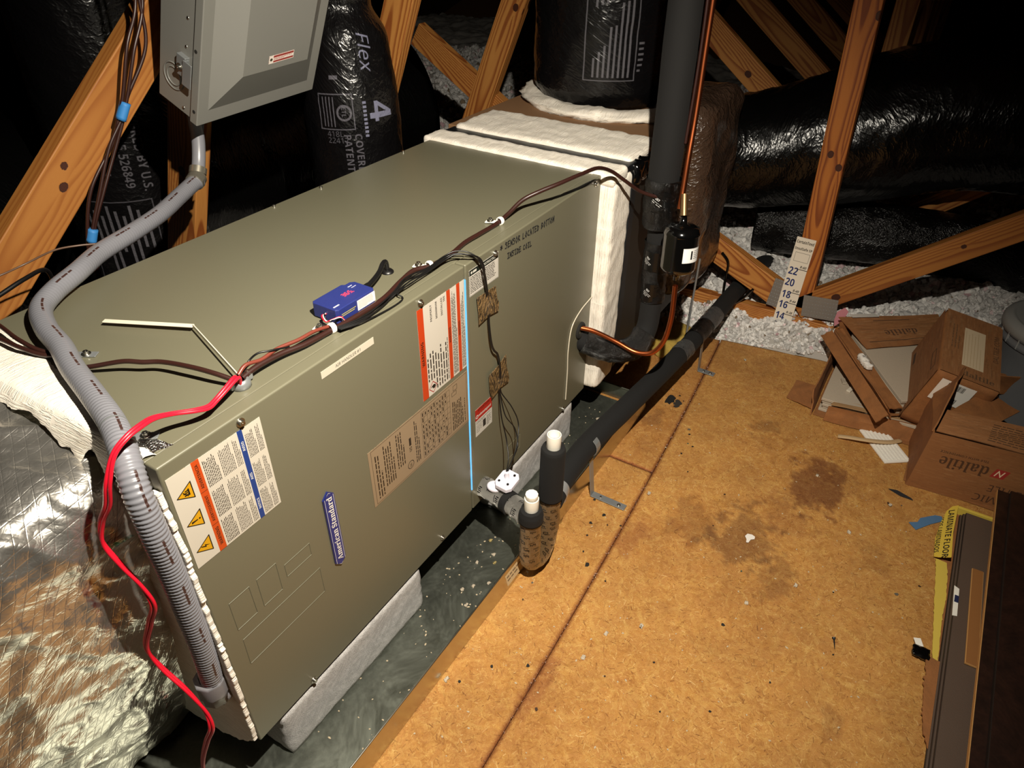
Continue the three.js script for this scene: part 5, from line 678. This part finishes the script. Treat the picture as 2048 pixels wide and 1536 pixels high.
// ---------- tile cartons ----------
{
  const cardInside = std(0xa07c54, 0.9);
  const flap = (pts, t = 0.0035) => { // a bent sheet of board through four corners
    const [a, b, c, d] = VA(pts), n = b.clone().sub(a).cross(d.clone().sub(a)).normalize().multiplyScalar(t), nu = 8, nv = 6, P = [], I = [], U = []; const w = a.distanceTo(b), h = a.distanceTo(d);
    for (const k of [0, 1]) for (let i = 0; i <= nu; i++) for (let j = 0; j <= nv; j++) { const u = i / nu, v = j / nv, p = a.clone().lerp(b, u).lerp(d.clone().lerp(c, u), v).addScaledVector(n, k).addScaledVector(n, 0.9 * n2(u * 1.6 + a.x * 7, v * 1.6 + a.z * 5)); P.push(p.x, p.y, p.z); U.push(u * w, v * h); }
    const m = nv + 1, N = (nu + 1) * m; for (let i = 0; i < nu; i++) for (let j = 0; j < nv; j++) { const q = i * m + j; I.push(q, q + m, q + 1, q + 1, q + m, q + m + 1); I.push(N + q, N + q + 1, N + q + m, N + q + 1, N + q + m + 1, N + q + m); }
    const ed = []; for (let i = 0; i < nu; i++) ed.push(i * m); for (let j = 0; j < nv; j++) ed.push(nu * m + j); for (let i = nu; i > 0; i--) ed.push(i * m + nv); for (let j = nv; j > 0; j--) ed.push(j); ed.forEach((q, k) => { const e = ed[(k + 1) % ed.length]; I.push(q, N + q, e, e, N + q, N + e); });
    const g = new THREE.BufferGeometry(); g.setAttribute('position', new THREE.Float32BufferAttribute(P, 3)); g.setAttribute('uv', new THREE.Float32BufferAttribute(U, 2)); g.setIndex(I); const f = g.toNonIndexed(); f.computeVertexNormals(); return toCreasedNormals(f, 0.6);
  };
  const printOn = (w, h, draw) => canvasTex(w, h, (g) => { g.fillStyle = '#8b5b33'; g.fillRect(0, 0, w, h); const r = rng(w + h); for (let i = 0; i < 900; i++) { const c = r() < 0.5 ? '0,0,0' : '255,230,190'; g.fillStyle = `rgba(${c},${0.02 + r() * 0.03})`; g.fillRect(r() * w, r() * h, 10 + r() * 90, 2 + r() * 10); } draw(g); });
  const place = (o, m, p) => { o.applyMatrix4(m.clone().setPosition(...p)); };

  // A: open carton on the floor with a stack of tiles
  const A = thing('tile_carton', 'opened brown carton flat on the floor at the bottom of the heap, flaps spread out', 'carton');
  part(A, 'bottom', bx(1.56, 1.90, 0.001, 0.005, 0.555, 0.90, 0.001), M.card);
  part(A, 'side', flap([[1.555, 0.002, 0.548], [1.90, 0.002, 0.548], [1.90, 0.08, 0.54], [1.572, 0.078, 0.535]]), M.card); part(A, 'flap', flap([[1.578, 0.006, 0.545], [1.70, 0.008, 0.545], [1.70, 0.006, 0.472], [1.60, 0.004, 0.468]]), M.card, 'side flap folded out on the floor');
  part(A, 'side', flap([[1.548, 0.003, 0.585], [1.588, 0.003, 0.90], [1.612, 0.052, 0.90], [1.556, 0.05, 0.588]]), M.card, 'front flap leaning outward'); part(A, 'flap', flap([[1.562, 0.05, 0.592], [1.618, 0.052, 0.90], [1.64, 0.048, 0.90], [1.60, 0.046, 0.60]], 0.003), cardInside);
  for (let i = 0; i < 5; i++) single('floor_tile', i === 4 ? 'topmost grey beige tile in the bottom carton' : 'grey beige floor tile edge on in the bottom carton', 'tile', metreUV(bx(1.585 + (i % 2) * 0.004, 1.875 + (i % 2) * 0.004, 0.0055 + i * 0.0092, 0.0138 + i * 0.0092, 0.562 + ((i * 3) % 4) * 0.003, 0.852 + ((i * 3) % 4) * 0.003, 0.0012)), M.tile, i === 4 ? undefined : 'tiles stacked in the bottom carton');
  [[1.70, 0.60, 0.4], [1.665, 0.625, -0.3], [1.72, 0.64, 0.9]].forEach(([x, z, a], i) => single('tile_shard', 'small broken tile shard on the topmost tile of the bottom carton', 'shard', box(0.026, 0.006, 0.012, 0.001).rotateY(a).translate(x, 0.0545, z), i === 1 ? M.tileEdge : M.tile, 'shards on the bottom tile stack'));

  // B: second carton lying across it, turned
  const B = thing('tile_carton', 'brown carton lying slantwise across the bottom one, its lid flap folded back', 'carton'); const rotB = new THREE.Matrix4().makeRotationY(0.62).multiply(new THREE.Matrix4().makeRotationZ(0.07)); place(B, rotB, [1.60, 0.062, 0.735]);
  // local x runs away along the near edge, local z toward the viewer's right
  part(B, 'bottom', bx(-0.02, 0.36, 0, 0.004, -0.005, 0.30, 0.001), M.card); part(B, 'near_wall', flap([[-0.03, 0.0, -0.006], [0.32, 0.0, -0.012], [0.33, 0.045, -0.03], [-0.03, 0.04, -0.03]]), M.card); part(B, 'near_flap', flap([[-0.05, 0.034, -0.034], [0.33, 0.045, -0.034], [0.33, 0.024, -0.064], [-0.055, 0.010, -0.064]]), M.card, 'long flap hanging outward');
  part(B, 'edge_flap', flap([[-0.035, 0.044, -0.028], [0.33, 0.05, -0.028], [0.33, 0.052, 0.006], [-0.035, 0.046, 0.008]]), M.card); part(B, 'far_wall', flap([[0.325, 0.0, 0.0], [0.325, 0.0, 0.30], [0.335, 0.075, 0.30], [0.335, 0.075, -0.02]]), M.card);
  for (let i = 0; i < 5; i++) { const tl = single('floor_tile', i === 4 ? 'large dusty tile lying on top in the slanting carton' : 'tile edge showing in the slanting carton', 'tile', metreUV(bx(-0.015 + (i % 2) * 0.004, 0.30, 0.005 + i * 0.0095, 0.0135 + i * 0.0095, 0.012 + (i % 3) * 0.002, 0.295, 0.0012)), M.tile, i === 4 ? undefined : 'tiles stacked in the slanting carton'); place(tl, rotB, [1.60, 0.062, 0.735]); }
  const lidT = printOn(640, 256, (g) => { g.save(); g.translate(330, 160); g.rotate(Math.PI); g.fillStyle = '#4e3320'; g.font = 'bold 70px serif'; g.textAlign = 'center'; g.fillText('daltile', 0, 20); g.restore(); g.fillStyle = '#4e3320'; g.fillRect(200, 40, 240, 6); g.strokeStyle = '#3d2818'; g.lineWidth = 5; g.beginPath(); g.moveTo(60, 240); g.lineTo(620, 240); g.stroke(); });
  { const g = flap([[0.345, 0.085, -0.02], [0.345, 0.085, 0.30], [0.235, 0.062, 0.29], [0.215, 0.060, 0.02]], 0.003); const uv = g.attributes.uv; for (let i = 0; i < uv.count; i++) uv.setXY(i, uv.getX(i) / 0.32, 1 - uv.getY(i) / 0.12); part(B, 'lid_flap', g, std(0xffffff, 0.85, { map: lidT }), 'lid flap printed with the maker name'); }
  part(B, 'white_sticker', new THREE.BoxGeometry(0.025, 0.0005, 0.085).rotateZ(-0.2).translate(0.345, 0.0885, 0.06), std(0xd8d3ca, 0.6));
  const foam = thing('insulation_tuft', 'white tuft of insulation caught on the slanting carton edge', 'tuft'); place(foam, rotB, [1.60, 0.062, 0.735]); part(foam, 'tuft', lumpy(0.12, 0.185, 0.05, 0.068, -0.026, -0.006, 0.006, 0.004, 90, 3, 0.006), std(0xe4ded6, 1));

  // C: closed carton leaning on top
  const Cx = V(0.983, 0.167, -0.074).normalize(), Cz = V(0.105, -0.184, 0.977).normalize(), Cy = V(-0.149, 0.969, 0.198).normalize();
  const mC = new THREE.Matrix4().makeBasis(Cx, Cy, Cz), a0 = [1.553, 0.258, 0.806]; const C = thing('tile_carton', 'closed brown carton with a pale panel, leaning on top of the heap', 'carton'); place(C, mC, a0);
  const lx = 0.274, ly = 0.199, lz = 0.149;
  part(C, 'body', metreUV(lumpy(0, lx, -ly, 0, 0, lz, 0.02, 0.0018, 12, 2, 0.004)), M.card);
  const topT = printOn(640, 352, (g) => { g.save(); g.translate(640, 352); g.rotate(Math.PI); g.restore(); g.fillStyle = '#cdb796'; g.fillRect(120, 120, 380, 130); greek(g, 130, 130, 360, 6, 19, 3, '#b49c78', 3, false); g.fillStyle = '#4a3220'; g.save(); g.translate(190, 335); g.font = '44px sans-serif'; g.fillText('DALTILE.COM', 60, 0); g.restore(); greek(g, 260, 48, 250, 3, 20, 5, '#5a4028', 5); g.save(); g.translate(60, 130); g.rotate(Math.PI / 2); g.font = 'bold 58px serif'; g.fillText('daltile', 0, 30); g.restore(); });
  { const g = new THREE.PlaneGeometry(lx * 0.985, lz * 0.98).rotateX(-Math.PI / 2).translate(lx / 2, 0.0026, lz / 2); part(C, 'printed_top', g, std(0xffffff, 0.85, { map: topT }), 'printed top with pale ribbed panel'); }
  const codeT = canvasTex(256, 200, (g, W, H) => { g.fillStyle = '#e6e0d6'; g.fillRect(0, 0, W, H); g.fillStyle = '#191614'; const r = rng(4); for (let i = 0; i < 26; i++) { g.fillRect(60 + i * 5, 16, 1 + r() * 3, 48); g.fillRect(60 + i * 5, 136, 1 + r() * 3, 44); } g.font = 'bold 22px sans-serif'; g.fillText('31 - 2', 90, 96); g.fillText('7551', 100, 122); });
  part(C, 'barcode_label', new THREE.BoxGeometry(0.0006, 0.075, 0.085).translate(-0.0024, -0.055, 0.062), std(0xffffff, 0.55, { map: codeT }), 'white barcode label');
  const sideT = printOn(512, 380, (g) => { g.strokeStyle = '#3d2a1a'; g.lineWidth = 6; g.strokeRect(300, 40, 130, 40); g.fillStyle = '#4a3220'; greek(g, 60, 290, 170, 1, 30, 26, '#4a3220', 6); });
  part(C, 'printed_side', new THREE.PlaneGeometry(lx * 0.98, ly * 0.98).rotateY(Math.PI).translate(lx / 2, -ly / 2, -0.0028), std(0xffffff, 0.85, { map: sideT }));

  // D: nearest open carton
  const D = thing('tile_carton', 'nearest brown carton with upside down maker name, long text flap folded over', 'carton');
  const frontT = printOn(1024, 640, (g) => { g.save(); g.translate(1024, 640); g.rotate(Math.PI); g.fillStyle = '#4d3019'; g.font = 'bold 150px serif'; g.fillText('daltile', 560, 420, 340); g.font = 'bold 34px sans-serif'; g.fillText('TILE WITH CONFIDENCE', 590, 482, 330); g.fillStyle = '#9c2b22'; g.beginPath(); g.moveTo(455, 330); g.lineTo(545, 330); g.lineTo(520, 420); g.lineTo(430, 420); g.fill(); g.strokeStyle = '#e6cfae'; g.lineWidth = 8; g.beginPath(); g.moveTo(462, 405); g.lineTo(480, 350); g.lineTo(500, 400); g.lineTo(518, 345); g.stroke(); g.fillStyle = '#4a2f1b'; g.font = '104px sans-serif'; g.fillText('CERAMIC', 180, 118, 400); g.fillText('WALL TILE', 120, 248, 400); g.restore(); });
  const quadUV = (g, w, h) => { const uv = g.attributes.uv; for (let i = 0; i < uv.count; i++) uv.setXY(i, uv.getX(i) / w, uv.getY(i) / h); return g; };
  part(D, 'front_wall', quadUV(flap([[1.388, 0.001, 0.827], [1.428, 0.001, 1.16], [1.432, 0.178, 1.16], [1.392, 0.178, 0.834]]), 0.335, 0.18), std(0xffffff, 0.85, { map: frontT }), 'front printed upside down');
  part(D, 'side_wall', flap([[1.39, 0.001, 0.828], [1.75, 0.001, 0.80], [1.75, 0.18, 0.80], [1.394, 0.18, 0.834]]), M.card); part(D, 'back_wall', flap([[1.75, 0.001, 0.80], [1.79, 0.001, 1.14], [1.79, 0.18, 1.14], [1.75, 0.18, 0.80]]), M.card); part(D, 'bottom', bx(1.40, 1.78, 0.001, 0.005, 0.82, 1.15), M.card);
  part(D, 'side_flap', flap([[1.394, 0.178, 0.834], [1.62, 0.18, 0.812], [1.60, 0.262, 0.862], [1.50, 0.268, 0.846]]), M.card, 'side flap standing up');
  const textT = printOn(1024, 256, (g) => { greek(g, 330, 40, 640, 9, 22, 9, '#54381f', 9); });
  part(D, 'text_flap', quadUV(flap([[1.395, 0.181, 0.84], [1.434, 0.176, 1.17], [1.505, 0.205, 1.17], [1.462, 0.205, 0.85]]), 0.335, 0.07), std(0xffffff, 0.85, { map: textT }), 'folded flap with small print');
  part(D, 'corner_flap', flap([[1.46, 0.205, 0.856], [1.62, 0.20, 0.93], [1.58, 0.19, 1.01], [1.47, 0.19, 0.95]], 0.0025), M.card);
  const far = flap([[1.72, 0.12, 0.86], [1.80, 0.13, 1.10], [1.78, 0.20, 1.10], [1.70, 0.19, 0.86]]); part(D, 'inner_flap', far, M.card);

  // loose pieces in front
  const grille = thing('vent_grille', 'white ribbed plastic grille lying in front of the cartons', 'grille'); const mG = new THREE.Matrix4().makeBasis(V(0.80, 0, -0.60).normalize(), V(0, 1, 0), V(0.60, 0, 0.80).normalize()); place(grille, mG, [1.443, 0.001, 0.768]);
  part(grille, 'plate', bx(0, 0.14, 0, 0.005, 0, 0.074, 0.001), M.whitePlastic); for (let i = 0; i < 7; i++) part(grille, 'rib', bx(0.008, 0.132, 0.0048, 0.0072, 0.006 + i * 0.0098, 0.0105 + i * 0.0098, 0.001), M.whitePlastic);
  single('foam_strip', 'curved tan strip of packing lying across the white grille', 'strip', sweep([[1.49, 0.006, 0.638], [1.492, 0.012, 0.665], [1.497, 0.016, 0.70], [1.51, 0.016, 0.735], [1.53, 0.013, 0.765], [1.56, 0.008, 0.79]], (s, a) => 0.0052 + 0.002 * Math.cos(2 * a), 0.006, 12), std(0xb79a72, 0.8));
}
// ---------- buckets ----------
{
  const b = thing('plastic_bucket', 'grey plastic bucket with a lidded rim at the right edge', 'bucket', [1.87, 0, 1.075]);
  part(b, 'pail', lathe([[0, 0.002], [0.128, 0.002], [0.132, 0.006], [0.142, 0.20], [0.146, 0.26], [0.152, 0.262], [0.152, 0.272], [0.147, 0.275], [0.147, 0.285], [0.153, 0.287], [0.153, 0.295], [0.148, 0.297]], 48), phys(0x6d6e70, 0.45));
  part(b, 'lid', lathe([[0, 0.318], [0.125, 0.318], [0.132, 0.322], [0.139, 0.322], [0.15, 0.314], [0.154, 0.305], [0.154, 0.292], [0.15, 0.292]], 48), phys(0x8b8b88, 0.5)); const ribs = []; for (let i = 0; i < 24; i++) ribs.push(bx(0.148, 0.153, 0.263, 0.292, -0.0015, 0.0015, 0.0005).rotateY(i / 24 * Math.PI * 2)); part(b, 'rim_ribs', merge(ribs), phys(0x9b9b98, 0.5));
  const w = thing('wrapped_roll', 'roll in printed clear plastic standing in front of the grey bucket', 'roll', [1.70, 0, 1.255]); const t = canvasTex(512, 512, (g, W) => { g.fillStyle = '#b9b6b0'; g.fillRect(0, 0, W, W); const r = rng(6); g.strokeStyle = '#1b1b1b'; g.fillStyle = '#1b1b1b'; for (let i = 0; i < 26; i++) { g.lineWidth = 3 + r() * 9; g.beginPath(); g.arc(r() * W, r() * W, 14 + r() * 34, r() * 6, r() * 6 + 4); g.stroke(); } for (let i = 0; i < 5; i++) greek(g, r() * 350, r() * 480, 120, 2, 16, 7, '#222', i); });
  part(w, 'film', sweep([[0, 0.002, 0], [0, 0.12, 0], [0.005, 0.25, 0.003]], (s, a) => 0.105 * (1 + 0.03 * n3(Math.cos(a) * 3, Math.sin(a) * 3, s * 14)) - 0.015 * smooth(0.2, 0.25, s), 0.008, 60), phys(0xffffff, 0.18, { map: t, clearcoat: 1, clearcoatRoughness: 0.1, bumpMap: scaled(filmBump, 0.3), bumpScale: 0.004 }));
}
// ---------- laminate flooring ----------
{
  const dark = dataTex(512, 256, (u, v) => { const k = 0.5 + 0.5 * tnoise(u * 1, v, 14, 3), q = tnoise(u, v, 60, 8); return [34 + 12 * k + 4 * q, 20 + 7 * k + 3 * q, 14 + 5 * k + 2 * q]; }, true); const dm = phys(0xffffff, 0.42, { map: scaled(dark, 0.5) }), core = std(0xc19055, 0.7), greyPlank = std(0x56463b, 0.55, { bumpMap: scaled(grainBump, 0.1), bumpScale: 0.0003 });
  const plank = (name, lab, x0, x1, y0, y1, z0, z1, top, edge, grp, rot = 0) => { const o = thing(name, lab, 'plank', [0, 0, 0], grp); const c = [(x0 + x1) / 2, (z0 + z1) / 2]; const f = (g) => metreUV(g.translate(-c[0], 0, -c[1]).rotateY(rot).translate(c[0], 0, c[1])); part(o, 'core', f(bx(x0, x1, y0, y1 - 0.0012, z0, z1, 0.0006)), edge); part(o, 'face', f(bx(x0 + 0.0005, x1 - 0.0005, y1 - 0.0016, y1, z0 + 0.0012, z1 - 0.0012, 0.0004)), top); return o; };
  // torn carton
  const c = thing('laminate_carton', 'torn yellow and brown laminate flooring carton along the right edge', 'carton');
  const yel = canvasTex(640, 160, (g, W, H) => { g.fillStyle = '#d9bb45'; g.fillRect(0, 0, W, H); const r = rng(3); for (let i = 0; i < 300; i++) { g.fillStyle = `rgba(90,60,10,${r() * 0.06})`; g.fillRect(r() * W, r() * H, 40 * r(), 6 * r()); } g.fillStyle = '#1d1a14'; g.font = 'bold 66px sans-serif'; g.fillText('LAMINATE FLOOR', 60, 74, 610); g.font = 'bold 50px sans-serif'; g.fillText('PISOS LAMINADOS', 110, 140, 500); });
  const sheetP = (pts, t = 0.003) => { const s = new THREE.Shape(pts.map(([x, z]) => new THREE.Vector2(x, -z))); return new THREE.ExtrudeGeometry(s, { depth: t, bevelEnabled: false }).rotateX(-Math.PI / 2); };
  part(c, 'bottom', metreUV(sheetP([[0.42, 1.035], [1.345, 1.03], [1.35, 0.935], [1.14, 0.934], [0.845, 0.952], [0.42, 0.985]])), M.card);
  { const g = sheetP([[1.335, 0.934], [1.32, 0.925], [1.28, 0.918], [1.22, 0.913], [1.155, 0.916], [1.150, 0.925], [1.145, 0.945], [1.23, 0.942], [1.335, 0.9445]], 0.003); const p = g.attributes.position, uv = g.attributes.uv; for (let i = 0; i < p.count; i++) { uv.setXY(i, (1.34 - p.getX(i)) / 0.20, (p.getZ(i) - 0.91) / 0.035); p.setY(i, p.getY(i) + 0.03 - (0.9445 - p.getZ(i)) * 0.85); } g.computeVertexNormals(); part(c, 'printed_flap', g, std(0xffffff, 0.7, { map: yel }), 'yellow flap printed LAMINATE FLOOR'); }
  { const g = sheetP(rag([[1.15, 0.921], [0.84, 0.944], [0.845, 0.953], [0.98, 0.950], [1.04, 0.952], [1.10, 0.949], [1.148, 0.944]], 4, 0.001).map((v) => [v.x, v.y]), 0.002).translate(0, 0.006, 0); part(c, 'yellow_edge', metreUV(g), std(0xcdb24a, 0.7)); }
  { const g = sheetP(rag([[0.86, 0.931], [0.80, 0.934], [0.70, 0.941], [0.655, 0.957], [0.62, 0.965], [0.42, 0.985], [0.42, 1.0], [0.86, 0.962]], 7, 0.003).map((v) => [v.x, v.y]), 0.003).translate(0, 0.008, 0); part(c, 'torn_flap', metreUV(g), M.card, 'brown flap with a ragged edge'); }
  part(c, 'end_strip', metreUV(bx(1.338, 1.346, 0.002, 0.024, 0.945, 1.035, 0.001)), std(0xd5b94a, 0.7), 'sawtooth yellow end');
  part(c, 'black_tape', lumpy(0.848, 0.876, 0.006, 0.014, 0.905, 0.938, 0.005, 0.002, 90, 2, 0.003), M.gloss); part(c, 'white_scrap', box(0.02, 0.002, 0.014, 0.0005).rotateY(0.4).translate(0.884, 0.011, 0.914), M.whitePlastic);
  for (let i = 0; i < 3; i++) plank('laminate_plank', ['lowest dull brown laminate plank inside the torn carton', 'middle dull brown laminate plank inside the torn carton', 'top dull brown laminate plank inside the torn carton'][i], 0.40, 1.33 - i * 0.004, 0.004 + i * 0.009, 0.012 + i * 0.009, 0.955 + i * 0.004, 1.075, greyPlank, std(0x2c2119, 0.7), 'planks inside the torn carton');
  plank('laminate_plank', 'short tan offcut lying on the planks inside the torn carton', 0.86, 1.13, 0.032, 0.038, 0.989, 1.012, std(0x8a5c30, 0.6), core, undefined, 0.02);
  single('paper_slip', 'white slip with a dark blue mark tucked beside the planks', 'slip', sheetP([[1.06, 0.958], [1.055, 0.968], [0.975, 0.970], [0.972, 0.961]], 0.001).translate(0, 0.0318, 0), M.whitePlastic); single('blue_mark', 'small dark blue plastic piece on the white slip', 'plastic scrap', bx(1.012, 1.032, 0.0328, 0.0345, 0.961, 0.969, 0.0006), phys(0x22284a, 0.5));
  // dark stack in front
  for (let i = 0; i < 6; i++) plank('laminate_plank', ['lowest near black plank in the stack at the right edge', 'second near black plank up in the stack at the right edge', 'third near black plank up in the stack at the right edge', 'fourth near black plank up in the stack at the right edge', 'dark plank with a bright tan edge, second from top of the stack', 'wide near black laminate plank on top at the right edge'][i], 0.30, 1.405 - (i % 3) * 0.006, 0.002 + i * 0.0135, 0.0145 + i * 0.0135, [1.032, 1.034, 1.031, 1.033, 1.006, 1.030][i], 1.36, dm, i === 4 ? core : std(0x1d1410, 0.6), i === 5 ? undefined : 'planks in the dark stack', -0.012);
}
// ---------- litter on the floor ----------
{
  const chip = (pts, t) => new THREE.ExtrudeGeometry(new THREE.Shape(pts.map(([a, b]) => new THREE.Vector2(a, b))), { depth: t, bevelEnabled: false }).rotateX(-Math.PI / 2);
  const blob = (r, seed, n = 9) => { const q = rng(seed), p = []; for (let i = 0; i < n; i++) { const a = i / n * 6.283, k = r * (0.55 + 0.7 * q()); p.push([Math.cos(a) * k, Math.sin(a) * k]); } return p; };
  single('masking_tape', 'torn strip of blue masking tape on the floor beside the laminate', 'tape', chip([[0.0, 0], [0.012, 0.018], [0.03, 0.022], [0.06, 0.052], [0.064, 0.066], [0.05, 0.072], [0.02, 0.045], [-0.018, 0.018]].map(([a, b]) => [a, -b]), 0.0012).translate(1.246, 0.0012, 0.853), std(0x4b6f93, 0.7));
  single('paper_scrap', 'torn white paper scrap in the middle of the floor', 'paper scrap', chip([[0.012, -0.006], [0.015, 0.004], [0.012, 0.012], [0.004, 0.013], [-0.002, 0.006], [-0.014, 0.004], [-0.016, -0.001], [-0.006, -0.003], [0.002, -0.009]].map(([a, b]) => [a, -b]), 0.001).translate(0.984, 0.003, 0.535), std(0xd9d2cb, 0.8));
  const sc = thing('loose_screw', 'loose dark screw lying on the floor', 'screw', [0.806, 0.003, 0.766]); part(sc, 'shank', cyl([0, 0, 0], [-0.022, 0, 0.006], 0.0018, 0.0006, 8), M.darkMetal); part(sc, 'head', cyl([0, 0, 0], [0.003, 0.0, -0.001], 0.0022, 0.004, 10), M.darkMetal);
  single('plastic_shard', 'long dark shard of plastic before the nearest carton', 'shard', chip([[0, 0], [0.006, 0.02], [-0.006, 0.055], [-0.012, 0.06], [-0.012, 0.03]].map(([a, b]) => [a, -b]), 0.0015).translate(1.345, 0.001, 0.792), phys(0x25292d, 0.5));
  [[1.405, 0.172, 0.022, 'larger black smear of tar by the far bracket'], [1.398, 0.198, 0.019, 'smaller grey black smear of tar by the far bracket']].forEach(([x, z, r, lab], i) => single('tar_smear', lab, 'smear', chip(blob(r, 30 + i, 14), 0.0008).scale(1, 1, 0.7).translate(x, 0.0003, z), std(i ? 0x2c2621 : 0x0f0d0b, 0.8)));
  const q = rng(44); const dm = [std(0x18140f, 0.8), std(0x3a2412, 0.8), std(0x5b5348, 0.9), std(0xd8d0c4, 0.9), std(0x2f4a3f, 0.7)];
  const spots = [[1.42, 0.21], [1.44, 0.19], [1.38, 0.195], [1.30, 0.27], [1.28, 0.28], [1.24, 0.29], [1.235, 0.305], [1.19, 0.29], [1.13, 0.33], [0.905, 0.167], [0.925, 0.235], [0.87, 0.21], [0.845, 0.232], [0.83, 0.195], [0.79, 0.205], [0.74, 0.22], [0.71, 0.245], [0.55, 0.17], [0.60, 0.165], [0.86, 0.26], [0.69, 0.30], [0.98, 0.45], [1.10, 0.44], [0.88, 0.55], [0.72, 0.56], [0.64, 0.68], [0.77, 0.772], [0.93, 0.74], [1.0, 0.86], [1.05, 0.90], [1.30, 0.83], [1.29, 0.80], [0.56, 0.47], [0.48, 0.40], [0.52, 0.60], [0.42, 0.26], [0.32, 0.165], [0.38, 0.20], [0.35, 0.32], [0.47, 0.52]];
  spots.forEach(([x, z], i) => { const r = 0.002 + 0.0042 * q() * q(), k = Math.floor(q() * 10); single('debris_flake', 'small dark flake of debris on the board floor', 'debris', chip(blob(r, 60 + i, 6), 0.0012).rotateY(q() * 6).translate(x, 0.0003, z), dm[k < 6 ? 0 : k < 8 ? 1 : k < 9 ? 2 : 4], 'dark flakes on the floor'); });
  [[1.285, 0.805], [1.135, 0.735], [0.80, 0.585], [0.625, 0.415], [0.495, 0.345], [1.30, 0.625], [0.905, 0.665], [1.74, 0.30], [1.0, 0.275], [0.31, 0.14], [0.57, 0.36]].forEach(([x, z], i) => single('insulation_tuft', 'small white tuft of insulation on the board floor', 'tuft', lumpy(x - 0.005, x + 0.005, 0, 0.0022, z - 0.0035, z + 0.0035, 0.002, 0.0022, 260, i, 0.001), std(0xb3a693, 1), 'white tufts on the floor'));
  [[0.60, 0.065], [0.58, 0.03], [0.52, 0.06], [0.545, 0.085], [0.65, 0.02], [0.47, 0.075], [1.20, 0.03], [1.18, 0.07], [1.15, 0.05], [0.50, 0.045], [0.62, 0.05]].forEach(([x, z], i) => single('insulation_tuft', 'small pale tuft of insulation in the drain pan', 'tuft', lumpy(x - 0.004, x + 0.004, 0.003, 0.006, z - 0.003, z + 0.003, 0.002, 0.002, 260, i + 20, 0.001), std(i % 4 ? 0xa89c8a : 0x9c8a58, 1), 'pale tufts in the drain pan'));
  const cr = []; for (let i = 0; i < 500; i++) { const pan = i < 170, x = pan ? 0.1 + q() * 1.15 : 0.15 + q() * 1.4, z = pan ? -0.02 + q() * 0.125 : 0.14 + q() * 0.9, s = 0.0006 + q() * 0.0014; if (!pan && z > 0.88 && x < 1.4) continue; cr.push(new THREE.IcosahedronGeometry(s, 0).scale(1 + q(), 0.6, 1).rotateY(q() * 6).translate(x, (pan ? 0.003 : 0) + s * 0.4, z)); }
  const dust = single('floor_crumbs', 'fine pale crumbs scattered over pan and floor', 'crumbs', merge(cr), std(0xb7a78c, 0.9)); dust.userData.kind = 'stuff';
}
// ---------- the reflector lamp that lights the attic ----------
{
  const b = thing('work_light', 'small hanging reflector work light aimed down at the air handler', 'lamp', [LAMP.x, LAMP.y, LAMP.z]);
  const q = new THREE.Quaternion().setFromUnitVectors(V(0, -1, 0), BEAM), back = BEAM.clone().multiplyScalar(-0.004);
  const turn = (g) => g.applyQuaternion(q).translate(back.x, back.y, back.z);
  part(b, 'glowing_lens', turn(new THREE.CylinderGeometry(0.012, 0.012, 0.002, 24).translate(0, 0.003, 0)), std(0xffffff, 0.3, { emissive: new THREE.Color(1, 0.92, 0.78), emissiveIntensity: 8 }));
  part(b, 'reflector', turn(lathe([[0.046, 0.002], [0.048, 0.004], [0.046, 0.02], [0.036, 0.045], [0.018, 0.06], [0.0, 0.062]], 32)), std(0x8b8f92, 0.3, { metalness: 1, side: THREE.DoubleSide })); part(b, 'socket', turn(cyl([0, 0.058, 0], [0, 0.12, 0], 0.014, 0.016, 18)), M.rubber); const e = V(0, 0.12, 0).applyQuaternion(q).add(back); part(b, 'cord', tube([[e.x, e.y, e.z], [e.x - 0.02, e.y + 0.08, e.z + 0.02], [e.x - 0.02, e.y + 0.4, e.z + 0.02], [e.x - 0.02, 1.5, e.z + 0.02]], 0.003, 40, 8), M.blackWire);
}
renderer.render(scene, camera);
